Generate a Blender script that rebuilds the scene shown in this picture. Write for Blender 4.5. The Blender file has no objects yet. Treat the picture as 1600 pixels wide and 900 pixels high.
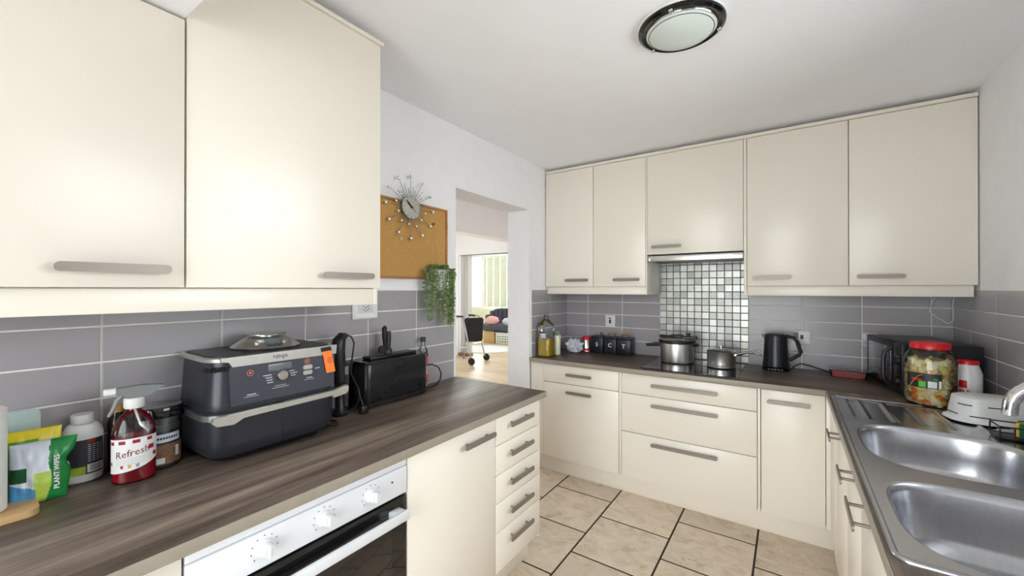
import bpy, bmesh, math, random
from mathutils import Vector, Matrix
RND = random.Random(11)
S = bpy.context.scene
COL = S.collection
PI = math.pi

# ------------------------------------------------------------------ camera
cam = bpy.data.cameras.new('camera')
cam.sensor_width = 36.0
cam.lens = 635.0 / 1600 * 36.0
cam.clip_start = 0.02
camo = bpy.data.objects.new('camera', cam)
COL.objects.link(camo)
camo.location = (1.6487, -3.2675, 1.3636)
camo.rotation_euler = (math.radians(90.17), 0, math.radians(34.337))
S.camera = camo

# ------------------------------------------------------------------ world and light
w = bpy.data.worlds.new('overcast_sky')
S.world = w
w.use_nodes = True
bg = w.node_tree.nodes['Background']
bg.inputs[0].default_value = (0.945, 0.958, 1.0, 1)
bg.inputs[1].default_value = 7.0
S.view_settings.view_transform = 'Standard'
S.view_settings.look = 'None'
S.view_settings.gamma = 1.0
S.view_settings.exposure = 0.53
S.view_settings.use_curve_mapping = False
S.cycles.use_denoising = True
S.cycles.max_bounces = 10
S.cycles.diffuse_bounces = 6
S.cycles.transparent_max_bounces = 12
S.cycles.caustics_reflective = False
S.cycles.caustics_refractive = False
S.cycles.sample_clamp_indirect = 8.0


def portal(name, loc, rot, sx, sy):
    l = bpy.data.lights.new(name, 'AREA')
    l.shape = 'RECTANGLE'
    l.size, l.size_y = sx, sy
    l.cycles.is_portal = True
    o = bpy.data.objects.new(name, l)
    o.location, o.rotation_euler = loc, rot
    COL.objects.link(o)


portal('window_portal', (2.60, -1.95, 1.625), (0, PI / 2, 0), 0.85, 1.40)
portal('added_window_portal', (-5.3, 0.4, 1.55), (0, -PI / 2, 0), 1.4, 2.9)  # samples the sky through the window added for the hall
portal('added_end_portal', (-2.0, -2.6, 1.7), (PI / 2, 0, 0), 0.7, 1.0)  # samples the sky through the added end window
portal('garden_door_portal', (1.2, -4.52, 1.03), (PI / 2, 0, 0), 1.6, 2.0)


# ------------------------------------------------------------------ materials
def lin(c):
    return tuple((v / 255 / 12.92) if v / 255 <= 0.04045 else ((v / 255 + 0.055) / 1.055) ** 2.4 for v in c)


MATS = {}


def mat(name, rgb, rough=0.5, metal=0.0, var=0.04, scale=30.0, bump=0.0, coat=0.0, trans=0.0, ior=1.45, stretch=None,
        aniso=0.0, emit=0.0):
    if name in MATS:
        return MATS[name]
    m = bpy.data.materials.new(name)
    m.use_nodes = True
    nt = m.node_tree
    b = nt.nodes['Principled BSDF']
    c = lin(rgb)
    b.inputs['Roughness'].default_value = rough
    b.inputs['Metallic'].default_value = metal
    b.inputs['Coat Weight'].default_value = coat
    b.inputs['Coat Roughness'].default_value = 0.06
    b.inputs['Transmission Weight'].default_value = trans
    b.inputs['IOR'].default_value = ior
    tc = nt.nodes.new('ShaderNodeTexCoord')
    mp = nt.nodes.new('ShaderNodeMapping')
    mp.inputs['Scale'].default_value = stretch or (1, 1, 1)
    nt.links.new(tc.outputs['Object'], mp.inputs['Vector'])
    n = nt.nodes.new('ShaderNodeTexNoise')
    n.inputs['Scale'].default_value = scale
    n.inputs['Detail'].default_value = 4
    nt.links.new(mp.outputs[0], n.inputs['Vector'])
    r = nt.nodes.new('ShaderNodeValToRGB')
    r.color_ramp.elements[0].position = 0.3
    r.color_ramp.elements[1].position = 0.7
    r.color_ramp.elements[0].color = tuple(min(1, v * (1 - var)) for v in c) + (1,)
    r.color_ramp.elements[1].color = tuple(min(1, v * (1 + var)) for v in c) + (1,)
    nt.links.new(n.outputs['Fac'], r.inputs[0])
    nt.links.new(r.outputs[0], b.inputs['Base Color'])
    if bump:
        bp = nt.nodes.new('ShaderNodeBump')
        bp.inputs['Strength'].default_value = bump
        bp.inputs['Distance'].default_value = 0.002
        nt.links.new(n.outputs['Fac'], bp.inputs['Height'])
        nt.links.new(bp.outputs[0], b.inputs['Normal'])
    if emit:
        b.inputs['Emission Color'].default_value = c + (1,)
        b.inputs['Emission Strength'].default_value = emit
    MATS[name] = m
    return m


def wood(name, cols, axis, scale=9.0, rough=0.4, ratio=18.0):
    """streaky wood grain that runs along axis (0 = x, 1 = y, 2 = z)"""
    m = bpy.data.materials.new(name)
    m.use_nodes = True
    nt = m.node_tree
    b = nt.nodes['Principled BSDF']
    tc = nt.nodes.new('ShaderNodeTexCoord')
    mp = nt.nodes.new('ShaderNodeMapping')
    sc = [ratio, ratio, ratio]
    sc[axis] = 1.0
    mp.inputs['Scale'].default_value = sc
    nt.links.new(tc.outputs['Object'], mp.inputs['Vector'])
    n = nt.nodes.new('ShaderNodeTexNoise')
    n.inputs['Scale'].default_value = scale / 9.0 * 0.9
    n.inputs['Detail'].default_value = 8
    n.inputs['Roughness'].default_value = 0.68
    n.inputs['Distortion'].default_value = 0.35
    nt.links.new(mp.outputs[0], n.inputs['Vector'])
    r = nt.nodes.new('ShaderNodeValToRGB')
    e = r.color_ramp.elements
    e[0].position, e[1].position = 0.34, 0.68
    e[0].color = lin(cols[0]) + (1,)
    e[1].color = lin(cols[-1]) + (1,)
    for i, c in enumerate(cols[1:-1]):
        k = e.new(0.34 + 0.34 * (i + 1) / (len(cols) - 1))
        k.color = lin(c) + (1,)
    nt.links.new(n.outputs['Fac'], r.inputs[0])
    nt.links.new(r.outputs[0], b.inputs['Base Color'])
    b.inputs['Roughness'].default_value = rough
    bp = nt.nodes.new('ShaderNodeBump')
    bp.inputs['Strength'].default_value = 0.08
    bp.inputs['Distance'].default_value = 0.001
    nt.links.new(n.outputs['Fac'], bp.inputs['Height'])
    nt.links.new(bp.outputs[0], b.inputs['Normal'])
    MATS[name] = m
    return m


def travertine():
    m = bpy.data.materials.new('travertine')
    m.use_nodes = True
    nt = m.node_tree
    b = nt.nodes['Principled BSDF']
    tc = nt.nodes.new('ShaderNodeTexCoord')
    oi = nt.nodes.new('ShaderNodeObjectInfo')
    add = nt.nodes.new('ShaderNodeVectorMath')
    add.operation = 'ADD'
    mul = nt.nodes.new('ShaderNodeVectorMath')
    mul.operation = 'SCALE'
    mul.inputs[3].default_value = 37.0
    cmb = nt.nodes.new('ShaderNodeCombineXYZ')
    for i in range(3):
        nt.links.new(oi.outputs['Random'], cmb.inputs[i])
    nt.links.new(cmb.outputs[0], mul.inputs[0])
    nt.links.new(tc.outputs['Object'], add.inputs[0])
    nt.links.new(mul.outputs[0], add.inputs[1])
    mp = nt.nodes.new('ShaderNodeMapping')
    mp.inputs['Scale'].default_value = (1, 1.35, 1)
    nt.links.new(add.outputs[0], mp.inputs[0])
    n = nt.nodes.new('ShaderNodeTexNoise')
    n.inputs['Scale'].default_value = 9
    n.inputs['Detail'].default_value = 9
    n.inputs['Roughness'].default_value = 0.65
    n.inputs['Distortion'].default_value = 1.2
    nt.links.new(mp.outputs[0], n.inputs['Vector'])
    r = nt.nodes.new('ShaderNodeValToRGB')
    e = r.color_ramp.elements
    e[0].position, e[1].position = 0.25, 0.75
    e[0].color = lin((178, 160, 136)) + (1,)
    e[1].color = lin((232, 219, 202)) + (1,)
    k = e.new(0.45)
    k.color = lin((214, 198, 177)) + (1,)
    nt.links.new(n.outputs['Fac'], r.inputs[0])
    v = nt.nodes.new('ShaderNodeTexVoronoi')
    v.inputs['Scale'].default_value = 60
    nt.links.new(mp.outputs[0], v.inputs['Vector'])
    n2 = nt.nodes.new('ShaderNodeTexNoise')
    n2.inputs['Scale'].default_value = 9
    nt.links.new(mp.outputs[0], n2.inputs['Vector'])
    lt = nt.nodes.new('ShaderNodeMath')
    lt.operation = 'MULTIPLY_ADD'
    lt.inputs[1].default_value = -0.75
    lt.inputs[2].default_value = 0.47
    nt.links.new(n2.outputs['Fac'], lt.inputs[0])
    cmp_ = nt.nodes.new('ShaderNodeMath')
    cmp_.operation = 'LESS_THAN'
    nt.links.new(v.outputs['Distance'], cmp_.inputs[0])
    nt.links.new(lt.outputs[0], cmp_.inputs[1])
    mx = nt.nodes.new('ShaderNodeMix')
    mx.data_type = 'RGBA'
    nt.links.new(cmp_.outputs[0], mx.inputs[0])
    nt.links.new(r.outputs[0], mx.inputs[6])
    mx.inputs[7].default_value = lin((150, 128, 102)) + (1,)
    hs = nt.nodes.new('ShaderNodeHueSaturation')
    mr = nt.nodes.new('ShaderNodeMapRange')
    mr.inputs[3].default_value = 0.88
    mr.inputs[4].default_value = 1.06
    nt.links.new(oi.outputs['Random'], mr.inputs[0])
    nt.links.new(mr.outputs[0], hs.inputs['Value'])
    nt.links.new(mx.outputs[2], hs.inputs['Color'])
    nt.links.new(hs.outputs[0], b.inputs['Base Color'])
    b.inputs['Roughness'].default_value = 0.42
    bp = nt.nodes.new('ShaderNodeBump')
    bp.inputs['Strength'].default_value = 0.25
    bp.inputs['Distance'].default_value = 0.002
    nt.links.new(n.outputs['Fac'], bp.inputs['Height'])
    nt.links.new(bp.outputs[0], b.inputs['Normal'])
    return m


def pane_mat(name, tint=(0.95, 1.0, 0.97), refl=0.9):
    m = bpy.data.materials.new(name)
    m.use_nodes = True
    nt = m.node_tree
    nt.nodes.clear()
    o = nt.nodes.new('ShaderNodeOutputMaterial')
    t = nt.nodes.new('ShaderNodeBsdfTransparent')
    t.inputs[0].default_value = tint + (1,)
    g = nt.nodes.new('ShaderNodeBsdfGlossy')
    g.inputs['Roughness'].default_value = 0.02
    f = nt.nodes.new('ShaderNodeFresnel')
    f.inputs[0].default_value = 1.45
    mu = nt.nodes.new('ShaderNodeMath')
    mu.operation = 'MULTIPLY'
    mu.inputs[1].default_value = refl
    mx = nt.nodes.new('ShaderNodeMixShader')
    nt.links.new(f.outputs[0], mu.inputs[0])
    nt.links.new(mu.outputs[0], mx.inputs[0])
    nt.links.new(t.outputs[0], mx.inputs[1])
    nt.links.new(g.outputs[0], mx.inputs[2])
    nt.links.new(mx.outputs[0], o.inputs[0])
    MATS[name] = m
    return m


M_wall = mat('wall_paint', (236, 236, 240), 0.85, var=0.015, scale=14, bump=0.05)
M_ceil = mat('ceiling_paint', (245, 245, 250), 0.9, var=0.01, scale=8)
M_cream = mat('cream_gloss', (233, 226, 215), 0.28, var=0.008, scale=3)
M_carc = mat('cream_carcass', (222, 215, 202), 0.35, var=0.01, scale=3)
M_plinth = mat('plinth_cream', (232, 224, 212), 0.35, var=0.02, scale=5)
M_tile = mat('grey_tile', (160, 156, 160), 0.24, var=0.03, scale=4)
M_grout = mat('white_grout', (232, 230, 226), 0.8, var=0.05, scale=40)
M_handle = mat('brushed_nickel', (138, 130, 122), 0.42, metal=0.55, var=0.06, scale=60, stretch=(1, 1, 12))
M_steel = mat('brushed_steel', (224, 223, 220), 0.33, metal=1.0, var=0.05, scale=40, stretch=(1, 1, 10))
M_sink = mat('sink_steel', (192, 193, 198), 0.25, metal=1.0, var=0.05, scale=30, stretch=(6, 1, 1))
M_chrome = mat('chrome', (220, 220, 222), 0.08, metal=1.0, var=0.02)
M_black = mat('black_plastic', (22, 22, 24), 0.4, var=0.1)
M_blackg = mat('black_gloss', (12, 12, 14), 0.08, var=0.05, coat=0.4)
M_blackm = mat('black_satin_metal', (38, 38, 42), 0.3, metal=0.35, var=0.05)
M_white = mat('white_plastic', (226, 226, 225), 0.35, var=0.015)
M_whiteg = mat('white_enamel', (222, 224, 230), 0.15, var=0.01, coat=0.3)
M_edge = mat('edge_band', (152, 143, 131), 0.4, var=0.05, scale=20)
WOODC = [(66, 55, 49), (94, 81, 72), (122, 107, 96), (152, 136, 122)]
M_wy = wood('worktop_grain_y', WOODC, 1)
M_wx = wood('worktop_grain_x', [(62, 50, 44), (84, 71, 62), (104, 90, 79), (124, 109, 97)], 0)
M_trav = travertine()
M_dgrout = mat('dark_floor_grout', (52, 40, 32), 0.9, var=0.1)
M_pane = pane_mat('window_glass')
M_clear = pane_mat('clear_plastic', (0.97, 0.985, 0.98), 1.3)
M_glass = mat('bottle_glass', (235, 240, 238), 0.03, trans=1.0, var=0.01)
M_cork = mat('cork', (190, 146, 84), 0.9, var=0.14, scale=220, bump=0.2)
M_oak = wood('oak_frame', [(150, 96, 48), (178, 122, 66), (196, 142, 84)], 1, rough=0.5)
M_board = wood('board_wood', [(190, 150, 100), (214, 178, 128), (226, 194, 148)], 1, rough=0.5, ratio=10)
M_red = mat('red_plastic', (206, 26, 34), 0.3, var=0.03)
M_leaf = mat('leaf_green', (126, 148, 94), 0.6, var=0.35, scale=60)
M_grey = mat('mid_grey_plastic', (120, 122, 124), 0.4, var=0.03)
M_paper = mat('paper', (240, 240, 238), 0.95, var=0.02, scale=90, bump=0.25)


# ------------------------------------------------------------------ mesh helpers
class B:
    """collects shapes in one bmesh"""

    def __init__(self):
        self.bm = bmesh.new()

    def _merge(self, t):
        me = bpy.data.meshes.new('tmp')
        t.to_mesh(me)
        t.free()
        self.bm.from_mesh(me)
        bpy.data.meshes.remove(me)

    def box(self, x0, x1, y0, y1, z0, z1, bev=0.0, seg=2):
        x0, x1 = sorted((x0, x1)); y0, y1 = sorted((y0, y1)); z0, z1 = sorted((z0, z1))
        t = bmesh.new()
        bmesh.ops.create_cube(t, size=1)
        for v in t.verts:
            v.co = ((x0 + x1) / 2 + v.co.x * (x1 - x0), (y0 + y1) / 2 + v.co.y * (y1 - y0), (z0 + z1) / 2 + v.co.z * (z1 - z0))
        if bev:
            bmesh.ops.bevel(t, geom=t.edges[:], offset=min(bev, 0.49 * min(x1 - x0, y1 - y0, z1 - z0)), segments=seg, affect='EDGES', profile=0.5)
        self._merge(t)
        return self

    def rings(self, rings, cap0=True, cap1=True, closed=False):
        """loft a list of equal-length point rings"""
        vs = [[self.bm.verts.new(p) for p in r] for r in rings]
        n = len(vs[0])
        rr = list(range(len(vs) - 1)) + ([len(vs) - 1] if closed else [])
        for i in rr:
            a, b = vs[i], vs[(i + 1) % len(vs)]
            for k in range(n):
                self.bm.faces.new((a[k], a[(k + 1) % n], b[(k + 1) % n], b[k]))
        if not closed:
            if cap0:
                self.bm.faces.new(vs[0][::-1])
            if cap1:
                self.bm.faces.new(vs[-1])
        return self

    def lathe(self, prof, c=(0, 0, 0), seg=24, sx=1.0, sy=1.0, cap0=True, cap1=True, axis='z', n=2.0):
        R = []
        for r, z in prof:
            ring = []
            for k in range(seg):
                a = 2 * PI * k / seg
                ca, sa = math.cos(a), math.sin(a)
                if n != 2.0:
                    ca = math.copysign(abs(ca) ** (2 / n), ca)
                    sa = math.copysign(abs(sa) ** (2 / n), sa)
                p = (max(r, 1e-5) * ca * sx, max(r, 1e-5) * sa * sy, z)
                if axis == 'x':
                    p = (p[2], p[0], p[1])
                elif axis == 'y':
                    p = (p[0], -p[2], p[1])
                ring.append((p[0] + c[0], p[1] + c[1], p[2] + c[2]))
            R.append(ring)
        return self.rings(R, cap0, cap1)

    def tube(self, pts, r, seg=8, closed=False, cap=True):
        pts = [Vector(p) for p in pts]
        n = len(pts)
        rings = []
        up = None
        for i, p in enumerate(pts):
            if closed:
                d = pts[(i + 1) % n] - pts[i - 1]
            else:
                d = pts[min(i + 1, n - 1)] - pts[max(i - 1, 0)]
            d.normalize()
            if up is None:
                up = Vector((0, 0, 1)) if abs(d.z) < 0.9 else Vector((1, 0, 0))
            s = d.cross(up).normalized()
            up = s.cross(d).normalized()
            rr = r[i] if isinstance(r, (list, tuple)) else r
            rings.append([p + (s * math.cos(2 * PI * k / seg) + up * math.sin(2 * PI * k / seg)) * rr for k in range(seg)])
        return self.rings(rings, cap, cap, closed)

    def prism(self, poly, a0, a1, axis='z'):
        """extrude a 2-d polygon; axis z: (x,y), x: (y,z), y: (x,z)"""
        def P(u, v, a):
            return (u, v, a) if axis == 'z' else ((a, u, v) if axis == 'x' else (u, a, v))
        lo = [self.bm.verts.new(P(u, v, a0)) for u, v in poly]
        hi = [self.bm.verts.new(P(u, v, a1)) for u, v in poly]
        n = len(poly)
        self.bm.faces.new(lo[::-1])
        self.bm.faces.new(hi)
        for k in range(n):
            self.bm.faces.new((lo[k], lo[(k + 1) % n], hi[(k + 1) % n], hi[k]))
        return self

    def sphere(self, c, r, seg=10, rings=6, sc=(1, 1, 1)):
        t = bmesh.new()
        bmesh.ops.create_uvsphere(t, u_segments=seg, v_segments=rings, radius=r)
        for v in t.verts:
            v.co = (c[0] + v.co.x * sc[0], c[1] + v.co.y * sc[1], c[2] + v.co.z * sc[2])
        self._merge(t)
        return self

    def quad(self, *ps):
        self.bm.faces.new([self.bm.verts.new(p) for p in ps])
        return self


def rrect(x0, x1, y0, y1, r, seg=6, rs=None):
    """rounded rectangle polygon, counter-clockwise; rs = radii of (x1y0, x1y1, x0y1, x0y0)"""
    rs = rs or (r, r, r, r)
    P = []
    for (cx, cy, sx, sy, a0), q in zip(((x1, y0, -1, 1, -PI / 2), (x1, y1, -1, -1, 0), (x0, y1, 1, -1, PI / 2), (x0, y0, 1, 1, PI)), rs):
        for k in range(seg + 1):
            a = a0 + PI / 2 * k / seg
            P.append((cx + sx * q + q * math.cos(a), cy + sy * q + q * math.sin(a)))
    return P


SH = {}


def finish(name, b, m, sharp=35, smooth=True):
    me = bpy.data.meshes.new(name)
    bm = b.bm
    bmesh.ops.recalc_face_normals(bm, faces=bm.faces[:])
    bm.to_mesh(me)
    bm.free()
    if smooth:
        me.polygons.foreach_set('use_smooth', [True] * len(me.polygons))
        me.set_sharp_from_angle(angle=math.radians(sharp))
    if isinstance(m, (list, tuple)):
        for q in m:
            me.materials.append(q)
    else:
        me.materials.append(m)
    return me


def tag(o, label=None, cat=None, group=None, kind=None):
    if label: o['label'] = label
    if cat: o['category'] = cat
    if group: o['group'] = group
    if kind: o['kind'] = kind
    return o


def thing(name, label, cat, loc=(0, 0, 0), rz=0.0, group=None, world=False):
    """an Empty at the base of a thing; world=True: its parts are given in world coordinates"""
    o = bpy.data.objects.new(name, None)
    o.empty_display_size = 0.05
    COL.objects.link(o)
    o.location = loc
    o.rotation_euler = (0, 0, rz)
    SH[o.name] = Vector(loc) if world else Vector((0, 0, 0))
    return tag(o, label, cat, group)


def part(name, b, m, parent, label=None, sharp=35):
    sh = SH[parent.name]
    if sh.length:
        bmesh.ops.translate(b.bm, verts=b.bm.verts[:], vec=-sh)
    o = bpy.data.objects.new(name, finish(name, b, m, sharp))
    COL.objects.link(o)
    o.parent = parent
    SH[o.name] = sh
    if label: o['label'] = label
    return o


def solo(name, b, m, label=None, cat=None, loc=(0, 0, 0), rz=0.0, group=None, kind=None, world=True, sharp=35):
    """a top-level thing that is one mesh"""
    sh = Vector(loc) if world else Vector((0, 0, 0))
    if sh.length:
        bmesh.ops.translate(b.bm, verts=b.bm.verts[:], vec=-sh)
    o = bpy.data.objects.new(name, finish(name, b, m, sharp))
    COL.objects.link(o)
    o.location = loc
    o.rotation_euler = (0, 0, rz)
    SH[o.name] = sh
    return tag(o, label, cat, group, kind)


def struct(name, b, m, loc=(0, 0, 0)):
    return solo(name, b, m, kind='structure', loc=loc)


def child_copy(name, me, parent, loc):
    o = bpy.data.objects.new(name, me)
    COL.objects.link(o)
    o.parent = parent
    o.location = Vector(loc) - SH[parent.name]
    SH[o.name] = Vector((0, 0, 0))
    return o


def text_bm(s, size, fn, ext=0.0004, bold=False):
    """lettering as a mesh; fn maps (x, y, z) of the flat text into place"""
    cu = bpy.data.curves.new('txt', 'FONT')
    cu.body = s
    cu.size = size
    cu.align_x = 'CENTER'
    cu.align_y = 'CENTER'
    cu.extrude = ext
    cu.resolution_u = 2
    if bold:
        cu.offset = size * 0.02
    o = bpy.data.objects.new('txt', cu)
    COL.objects.link(o)
    dg = bpy.context.evaluated_depsgraph_get()
    me = bpy.data.meshes.new_from_object(o.evaluated_get(dg))
    b = B()
    b.bm.from_mesh(me)
    bpy.data.objects.remove(o)
    bpy.data.curves.remove(cu)
    bpy.data.meshes.remove(me)
    for v in b.bm.verts:
        v.co = fn(*v.co)
    return b


def on_x(x0, y0, z0):          # lettering on a face that looks to +x
    return lambda x, y, z: (x0 + z, y0 + x, z0 + y)


def on_my(x0, y0, z0):         # lettering on a face that looks to -y
    return lambda x, y, z: (x0 + x, y0 - z, z0 + y)


def round_cyl(cx, cy, r, a0, z0, sx=1.0, sy=1.0):
    return lambda x, y, z: (cx + (r + z) * math.cos(a0 + x / r) * sx, cy + (r + z) * math.sin(a0 + x / r) * sy, z0 + y)


def patch(cx, cy, r, a0, a1, z0, z1, sx=1.0, sy=1.0, seg=14, wav=None):
    """a thin label wrapped round a (possibly oval) body"""
    b = B()
    A = [a0 + (a1 - a0) * k / seg for k in range(seg + 1)]
    lo = [b.bm.verts.new((cx + r * math.cos(a) * sx, cy + r * math.sin(a) * sy, z0 + (wav(k / seg) if wav else 0))) for k, a in enumerate(A)]
    hi = [b.bm.verts.new((cx + r * math.cos(a) * sx, cy + r * math.sin(a) * sy, z1)) for a in A]
    for k in range(seg):
        b.bm.faces.new((lo[k], lo[k + 1], hi[k + 1], hi[k]))
    return b


# ------------------------------------------------------------------ key dimensions
W = 0.8444            # top of worktops
TH = 0.030            # worktop thickness
XR = 2.408            # right wall
ZC = 2.341            # ceiling
ZT = 1.3596           # top of tiling
YB = -4.4             # wall behind the camera
ROWS = [0.8421 + 0.1035 * k for k in range(6)]

# ------------------------------------------------------------------ room shell
b = B()
b.box(-0.2, 0, YB, -1.4494, 0, 2.72)
b.box(-0.2, 0, -0.6178, 3.15, 0, 2.72)
b.box(-0.2, 0, -1.4494, -0.6178, 1.972, 2.72)
wall_left = struct('wall_left', b, M_wall)
b = B().box(0, XR + 0.2, 0, 0.15, 0, ZC + 0.25)
wall_back = struct('wall_back', b, M_wall)
WY0, WY1, WZ0, WZ1 = -2.65, -1.25, 1.20, 2.05
b = B()
b.box(XR, XR + 0.2, YB, WY0, 0, ZC + 0.25)
b.box(XR, XR + 0.2, WY1, 0, 0, ZC + 0.25)
b.box(XR, XR + 0.2, WY0, WY1, 0, WZ0)
b.box(XR, XR + 0.2, WY0, WY1, WZ1, ZC + 0.25)
wall_right = struct('wall_right', b, M_wall)
DX0, DX1 = 0.40, 2.00
b = B()
b.box(-0.2, DX0, YB - 0.15, YB, 0, ZC + 0.25)
b.box(DX1, XR + 0.2, YB - 0.15, YB, 0, ZC + 0.25)
b.box(DX0, DX1, YB - 0.15, YB, 2.03, ZC + 0.25)
struct('wall_front', b, M_wall)
b = B().box(0, XR, -2.8775, 0, ZC, ZC + 0.25)
b.box(0, XR, YB, -2.8775, 2.065, ZC + 0.25)
struct('ceiling', b, M_ceil)


# window and glazed door on the daylight sides (behind and beside the camera)
def glazed(name, x0, x1, y0, y1, z0, z1, mull, along):
    f = B()
    t = 0.05
    def bar(a0, a1, c0, c1):
        if along == 'y':
            f.box(x0, x1, a0, a1, c0, c1, 0.004)
        else:
            f.box(a0, a1, y0, y1, c0, c1, 0.004)
    lo, hi = (y0, y1) if along == 'y' else (x0, x1)
    bar(lo, hi, z0, z0 + t)
    bar(lo, hi, z1 - t, z1)
    for k in range(mull + 1):
        c = lo + (hi - lo) * k / mull
        c = min(max(c, lo + t / 2), hi - t / 2)
        bar(c - t / 2, c + t / 2, z0, z1)
    o = struct(name, f, M_white)
    for k in range(mull):
        a, c = lo + (hi - lo) * k / mull + t / 2, lo + (hi - lo) * (k + 1) / mull - t / 2
        g = B()
        if along == 'y':
            xm = (x0 + x1) / 2
            g.quad((xm, a, z0 + t), (xm, c, z0 + t), (xm, c, z1 - t), (xm, a, z1 - t))
        else:
            ym = (y0 + y1) / 2
            g.quad((a, ym, z0 + t), (c, ym, z0 + t), (c, ym, z1 - t), (a, ym, z1 - t))
        part('pane', g, M_pane, o)
    return o


glazed('window_1', XR + 0.09, XR + 0.15, WY0, WY1, WZ0, WZ1, 3, 'y')
glazed('door_1', DX0, DX1, YB - 0.11, YB - 0.05, 0.0, 2.03, 2, 'x')
M_bounce = mat('bounce_paving', (226, 224, 218), 0.95, var=0.05, scale=3)  # unseen ground, made pale to bounce daylight onto the ceiling
struct('ground', B().box(-30, 30, -30, 30, -0.30, -0.2), M_bounce)

# ------------------------------------------------------------------ kitchen floor: travertine tiles in dark grout
floor = struct('floor', B().box(-0.2, XR, YB, 0, -0.05, -0.0012), M_dgrout)
TM = {}


def slab_mesh(kind, sx, sy, sz, m, bev):
    k = (kind, round(sx, 4), round(sy, 4), round(sz, 4), m.name)
    if k not in TM:
        q = B().box(-sx / 2, sx / 2, -sy / 2, sy / 2, -sz / 2, sz / 2, bev, 1)
        TM[k] = finish(kind, q, m)
    return TM[k]


cols = [-0.2, 0.3105, 0.7055, 1.1045, 1.5005, 1.896, 2.29, XR]
yoff = [-0.555, -0.757, -0.9465, -0.745, -0.944, -0.745, -0.944]
for ci in range(len(cols) - 1):
    x0, x1 = cols[ci] + 0.0045, cols[ci + 1] - 0.0045
    y = yoff[ci] + 0.397
    while y > 0:
        y -= 0.397
    ys = [0.0]
    while y > YB:
        ys.append(y)
        y -= 0.397
    ys.append(YB)
    for ya, yb in zip(ys, ys[1:]):
        if ya - yb < 0.03:
            continue
        me = slab_mesh('floor_tile', x1 - x0, ya - yb - 0.0095, 0.012, M_trav, 0.0015)
        child_copy('floor_tile', me, floor, ((x0 + x1) / 2, (ya + yb) / 2, -0.006))


# ------------------------------------------------------------------ wall tiles
def tile_row(parent, axis, plane, side, cuts, z0, z1, m=M_tile, kind='tile', gap=0.0058, th=0.007):
    """axis: the direction along which tiles run ('x' or 'y'); side = +1/-1 into the room"""
    for a, c in zip(cuts, cuts[1:]):
        lo, hi = min(a, c), max(a, c)
        L, h = hi - lo - gap, z1 - z0 - gap
        if L < 0.008:
            continue
        mid, zm, pc = (lo + hi) / 2, (z0 + z1) / 2, plane + side * (0.002 + th / 2)
        if axis == 'y':
            me = slab_mesh(kind, th, L, h, m, 0.0012)
            child_copy(kind, me, parent, (pc, mid, zm))
        else:
            me = slab_mesh(kind, L, th, h, m, 0.0012)
            child_copy(kind, me, parent, (mid, pc, zm))


GB = 0.0055
part('grout_bed', B().box(0, GB, YB, -1.4731, 0.80, ZT), M_grout, wall_left)
part('grout_bed', B().box(0, GB, -0.5974, 0, 0.80, ZT), M_grout, wall_left)
part('grout_bed', B().box(GB, 0.8154, -GB, 0, 0.80, ZT), M_grout, wall_back)
part('grout_bed', B().box(1.414, XR - GB, -GB, 0, 0.80, ZT), M_grout, wall_back)
part('grout_bed', B().box(XR - GB, XR, -1.17, 0, 0.80, ZT), M_grout, wall_right)
part('grout_bed', B().box(XR - GB, XR, -3.3, -1.17, 0.80, 1.0491), M_grout, wall_right)
ly = [-1.4731] + [-1.7669 - 0.3 * k for k in range(8)]
for r in range(5):
    z0, z1 = ROWS[r], ROWS[r + 1]
    tile_row(wall_left, 'y', 0, 1, ly, z0, z1)
    tile_row(wall_left, 'y', 0, 1, [-0.5974, -0.302, 0], z0, z1)
    tile_row(wall_back, 'x', 0, -1, [0.007, 0.2129, 0.5158, 0.8154], z0, z1)
    tile_row(wall_back, 'x', 0, -1, [1.414, 1.714, 2.014, 2.316, XR - 0.007], z0, z1)
    rc = [-0.007, -0.287, -0.594, -0.894, -1.17] if r % 2 == 0 else [-0.007, -0.594, -0.894, -1.17]
    tile_row(wall_right, 'y', XR, -1, rc, z0, z1)
    if r < 2:
        tile_row(wall_right, 'y', XR, -1, [-1.17, -1.47, -1.77, -2.07, -2.37, -2.67, -2.97, -3.27], z0, z1)

# metal mosaic behind the hob
part('mosaic_bed', B().box(0.8154, 1.414, -0.004, 0, 0.80, 1.66), mat('mosaic_grout', (120, 120, 116), 0.8), wall_back)
MOS = []
for i, (c, ro) in enumerate((((182, 182, 180), 0.36), ((166, 166, 164), 0.42), ((150, 151, 149), 0.38), ((196, 195, 191), 0.46), ((174, 174, 167), 0.34))):
    MOS.append(mat('mosaic_metal_%d' % i, c, ro, metal=0.55, var=0.05, scale=60, stretch=(1, 1, 14) if i % 2 else (14, 1, 1)))
pm = 0.5986 / 12
for i in range(12):
    for j in range(16):
        z = 0.8465 + (j + 0.5) * pm
        m = RND.choice(MOS)
        me = slab_mesh('mosaic_tile', pm - 0.004, 0.007, pm - 0.004, m, 0.0016)
        o = child_copy('mosaic_tile', me, wall_back, (0.8154 + (i + 0.5) * pm, -0.0062, z))
        o.rotation_euler = (RND.uniform(-.012, .012), 0, RND.uniform(-.012, .012))


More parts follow.
